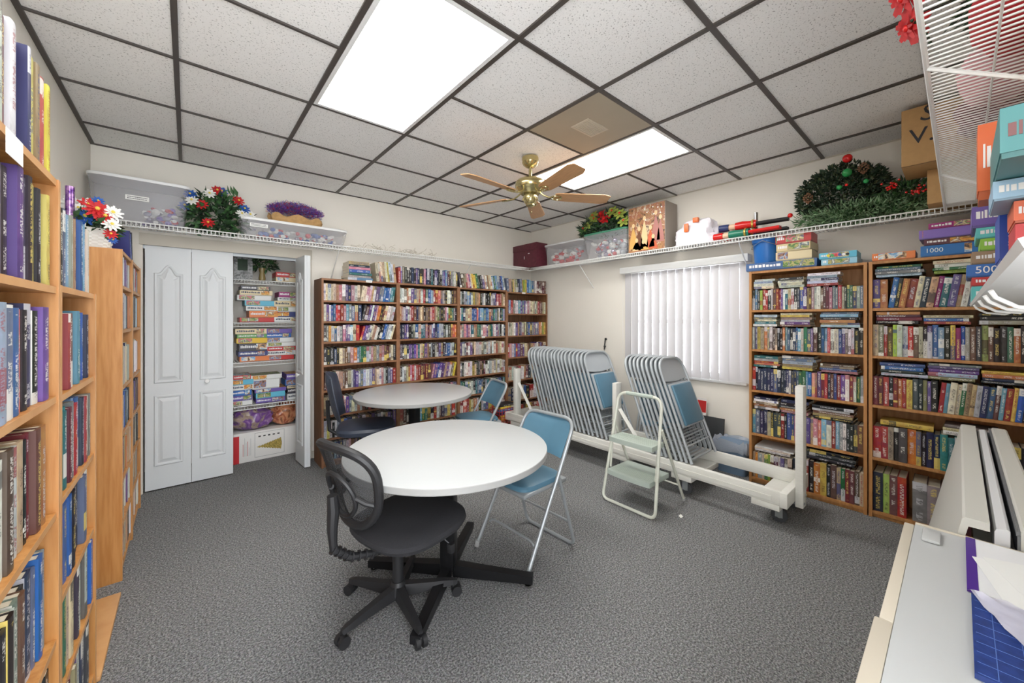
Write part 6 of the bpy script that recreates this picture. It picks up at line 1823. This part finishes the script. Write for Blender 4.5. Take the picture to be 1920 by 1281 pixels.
def upper_shelf_stuff():
    t = thing('poinsettia', 'red artificial poinsettia hanging over the near wire shelf', 'artificial flower', (1.62, 0.088, 2.185))
    for x, y, z, r in [(-0.06, 0.005, 0.13, 0.06), (0.03, -0.005, 0.09, 0.055), (-0.02, 0.0, 0.06, 0.05)]:
        blossom((x, y, z), (-0.6, 0.8, -0.4), r, REDF, REDG, 7).build('flower', t)
    MB().tube([(0.06, -0.035, 0.02), (0.0, -0.02, 0.05), (-0.05, 0.0, 0.06)], 0.004, LEAFD, 6).build('stem', t)
    RB = mat('red_felt', (186, 30, 40), 0.8, noise_amt=0.3, noise_scale=12); GB = mat('green_foil', (36, 120, 84), 0.35, noise_amt=0.4, noise_scale=20); GO = mat('gold_foil', (214, 184, 96), 0.25, metal=0.7, noise_amt=0.3, noise_scale=30)
    PK = mat('pink_tissue', (216, 150, 156), 0.6, noise_amt=0.2, noise_scale=14)
    def lump(name, label, cat, x, y, rx, ry, h, m, seed):
        v = []; f = []; K, Q = 30, 12
        for i in range(Q+1):
            th = PI*i/Q
            for k in range(K):
                a = 2*PI*k/K
                n = noise.noise(Vector((math.cos(a)*2+seed, math.sin(a)*2, i*0.5)))*0.25
                r = (math.sin(th)**0.5)*(1+n)
                v.append((x+rx*r*math.cos(a), y+ry*r*math.sin(a), ZT+max(0.001, h*0.5*(1-math.cos(th)))))
        for i in range(Q):
            for k in range(K):
                l = (k+1) % K; f.append((i*K+k, i*K+l, (i+1)*K+l, (i+1)*K+k))
        tag(MB().add(v, f, m, True).build(name), label, cat)
    lump('felt_stocking', 'red felt stocking heap seen through the near wire shelf', 'decoration', 1.62, -0.12, 0.17, 0.10, 0.20, RB, 1)
    lump('foil_garland', 'green foil garland heap on the near wire shelf', 'decoration', 1.35, -0.19, 0.12, 0.07, 0.18, GB, 4)
    lump('tissue_parcel', 'pink tissue parcel on the near wire shelf', 'decoration', 1.98, -0.08, 0.12, 0.08, 0.16, PK, 7)
    lump('gold_bow', 'gold foil bow heap on the near wire shelf', 'decoration', 1.72, -0.26, 0.10, 0.03, 0.14, GO, 9)
    lump('felt_ribbon', 'dark red ribbon heap farther along the near wire shelf', 'decoration', 2.30, -0.10, 0.16, 0.11, 0.13, mat('dark_red_felt', (110, 30, 36), 0.8, noise_amt=0.4, noise_scale=30), 12)
    o = leaf_cloud(rg, (1.78, -0.12, ZT+0.30), (0.40, 0.11, 0.07), 900, 0.07, [LEAFD, LEAFD, LEAFM], zmin=ZT+0.215, narrow=0.2).build('pine_branch_bundle')
    tag(o, 'dark pine branch bundle lying on the heaps on the near wire shelf', 'artificial greenery')
upper_shelf_stuff()
def shelf_tag(case_label, x, z, w=0.06, h=0.022):
    p = [o for o in COL.objects if o.get('label', '') == case_label][0]
    o = sticker(p, (x, 0.0030, z), w, h, lines=0 if w > 0.08 else 1); o['label'] = 'small white shelf label'
shelf_tag('brown bookcase nearest the closet on the back wall, stack of books on top', 0.44, 1.768)
shelf_tag('brown bookcase in the back right corner, beside the folded chairs', 0.30, 1.742)
shelf_tag('brown back-wall bookcase third from the closet, cream books on top', 0.36, 1.164, 0.05)
shelf_tag('tall oak bookcase filling the left edge of the view', 0.50, 1.742, 0.10, 0.05)
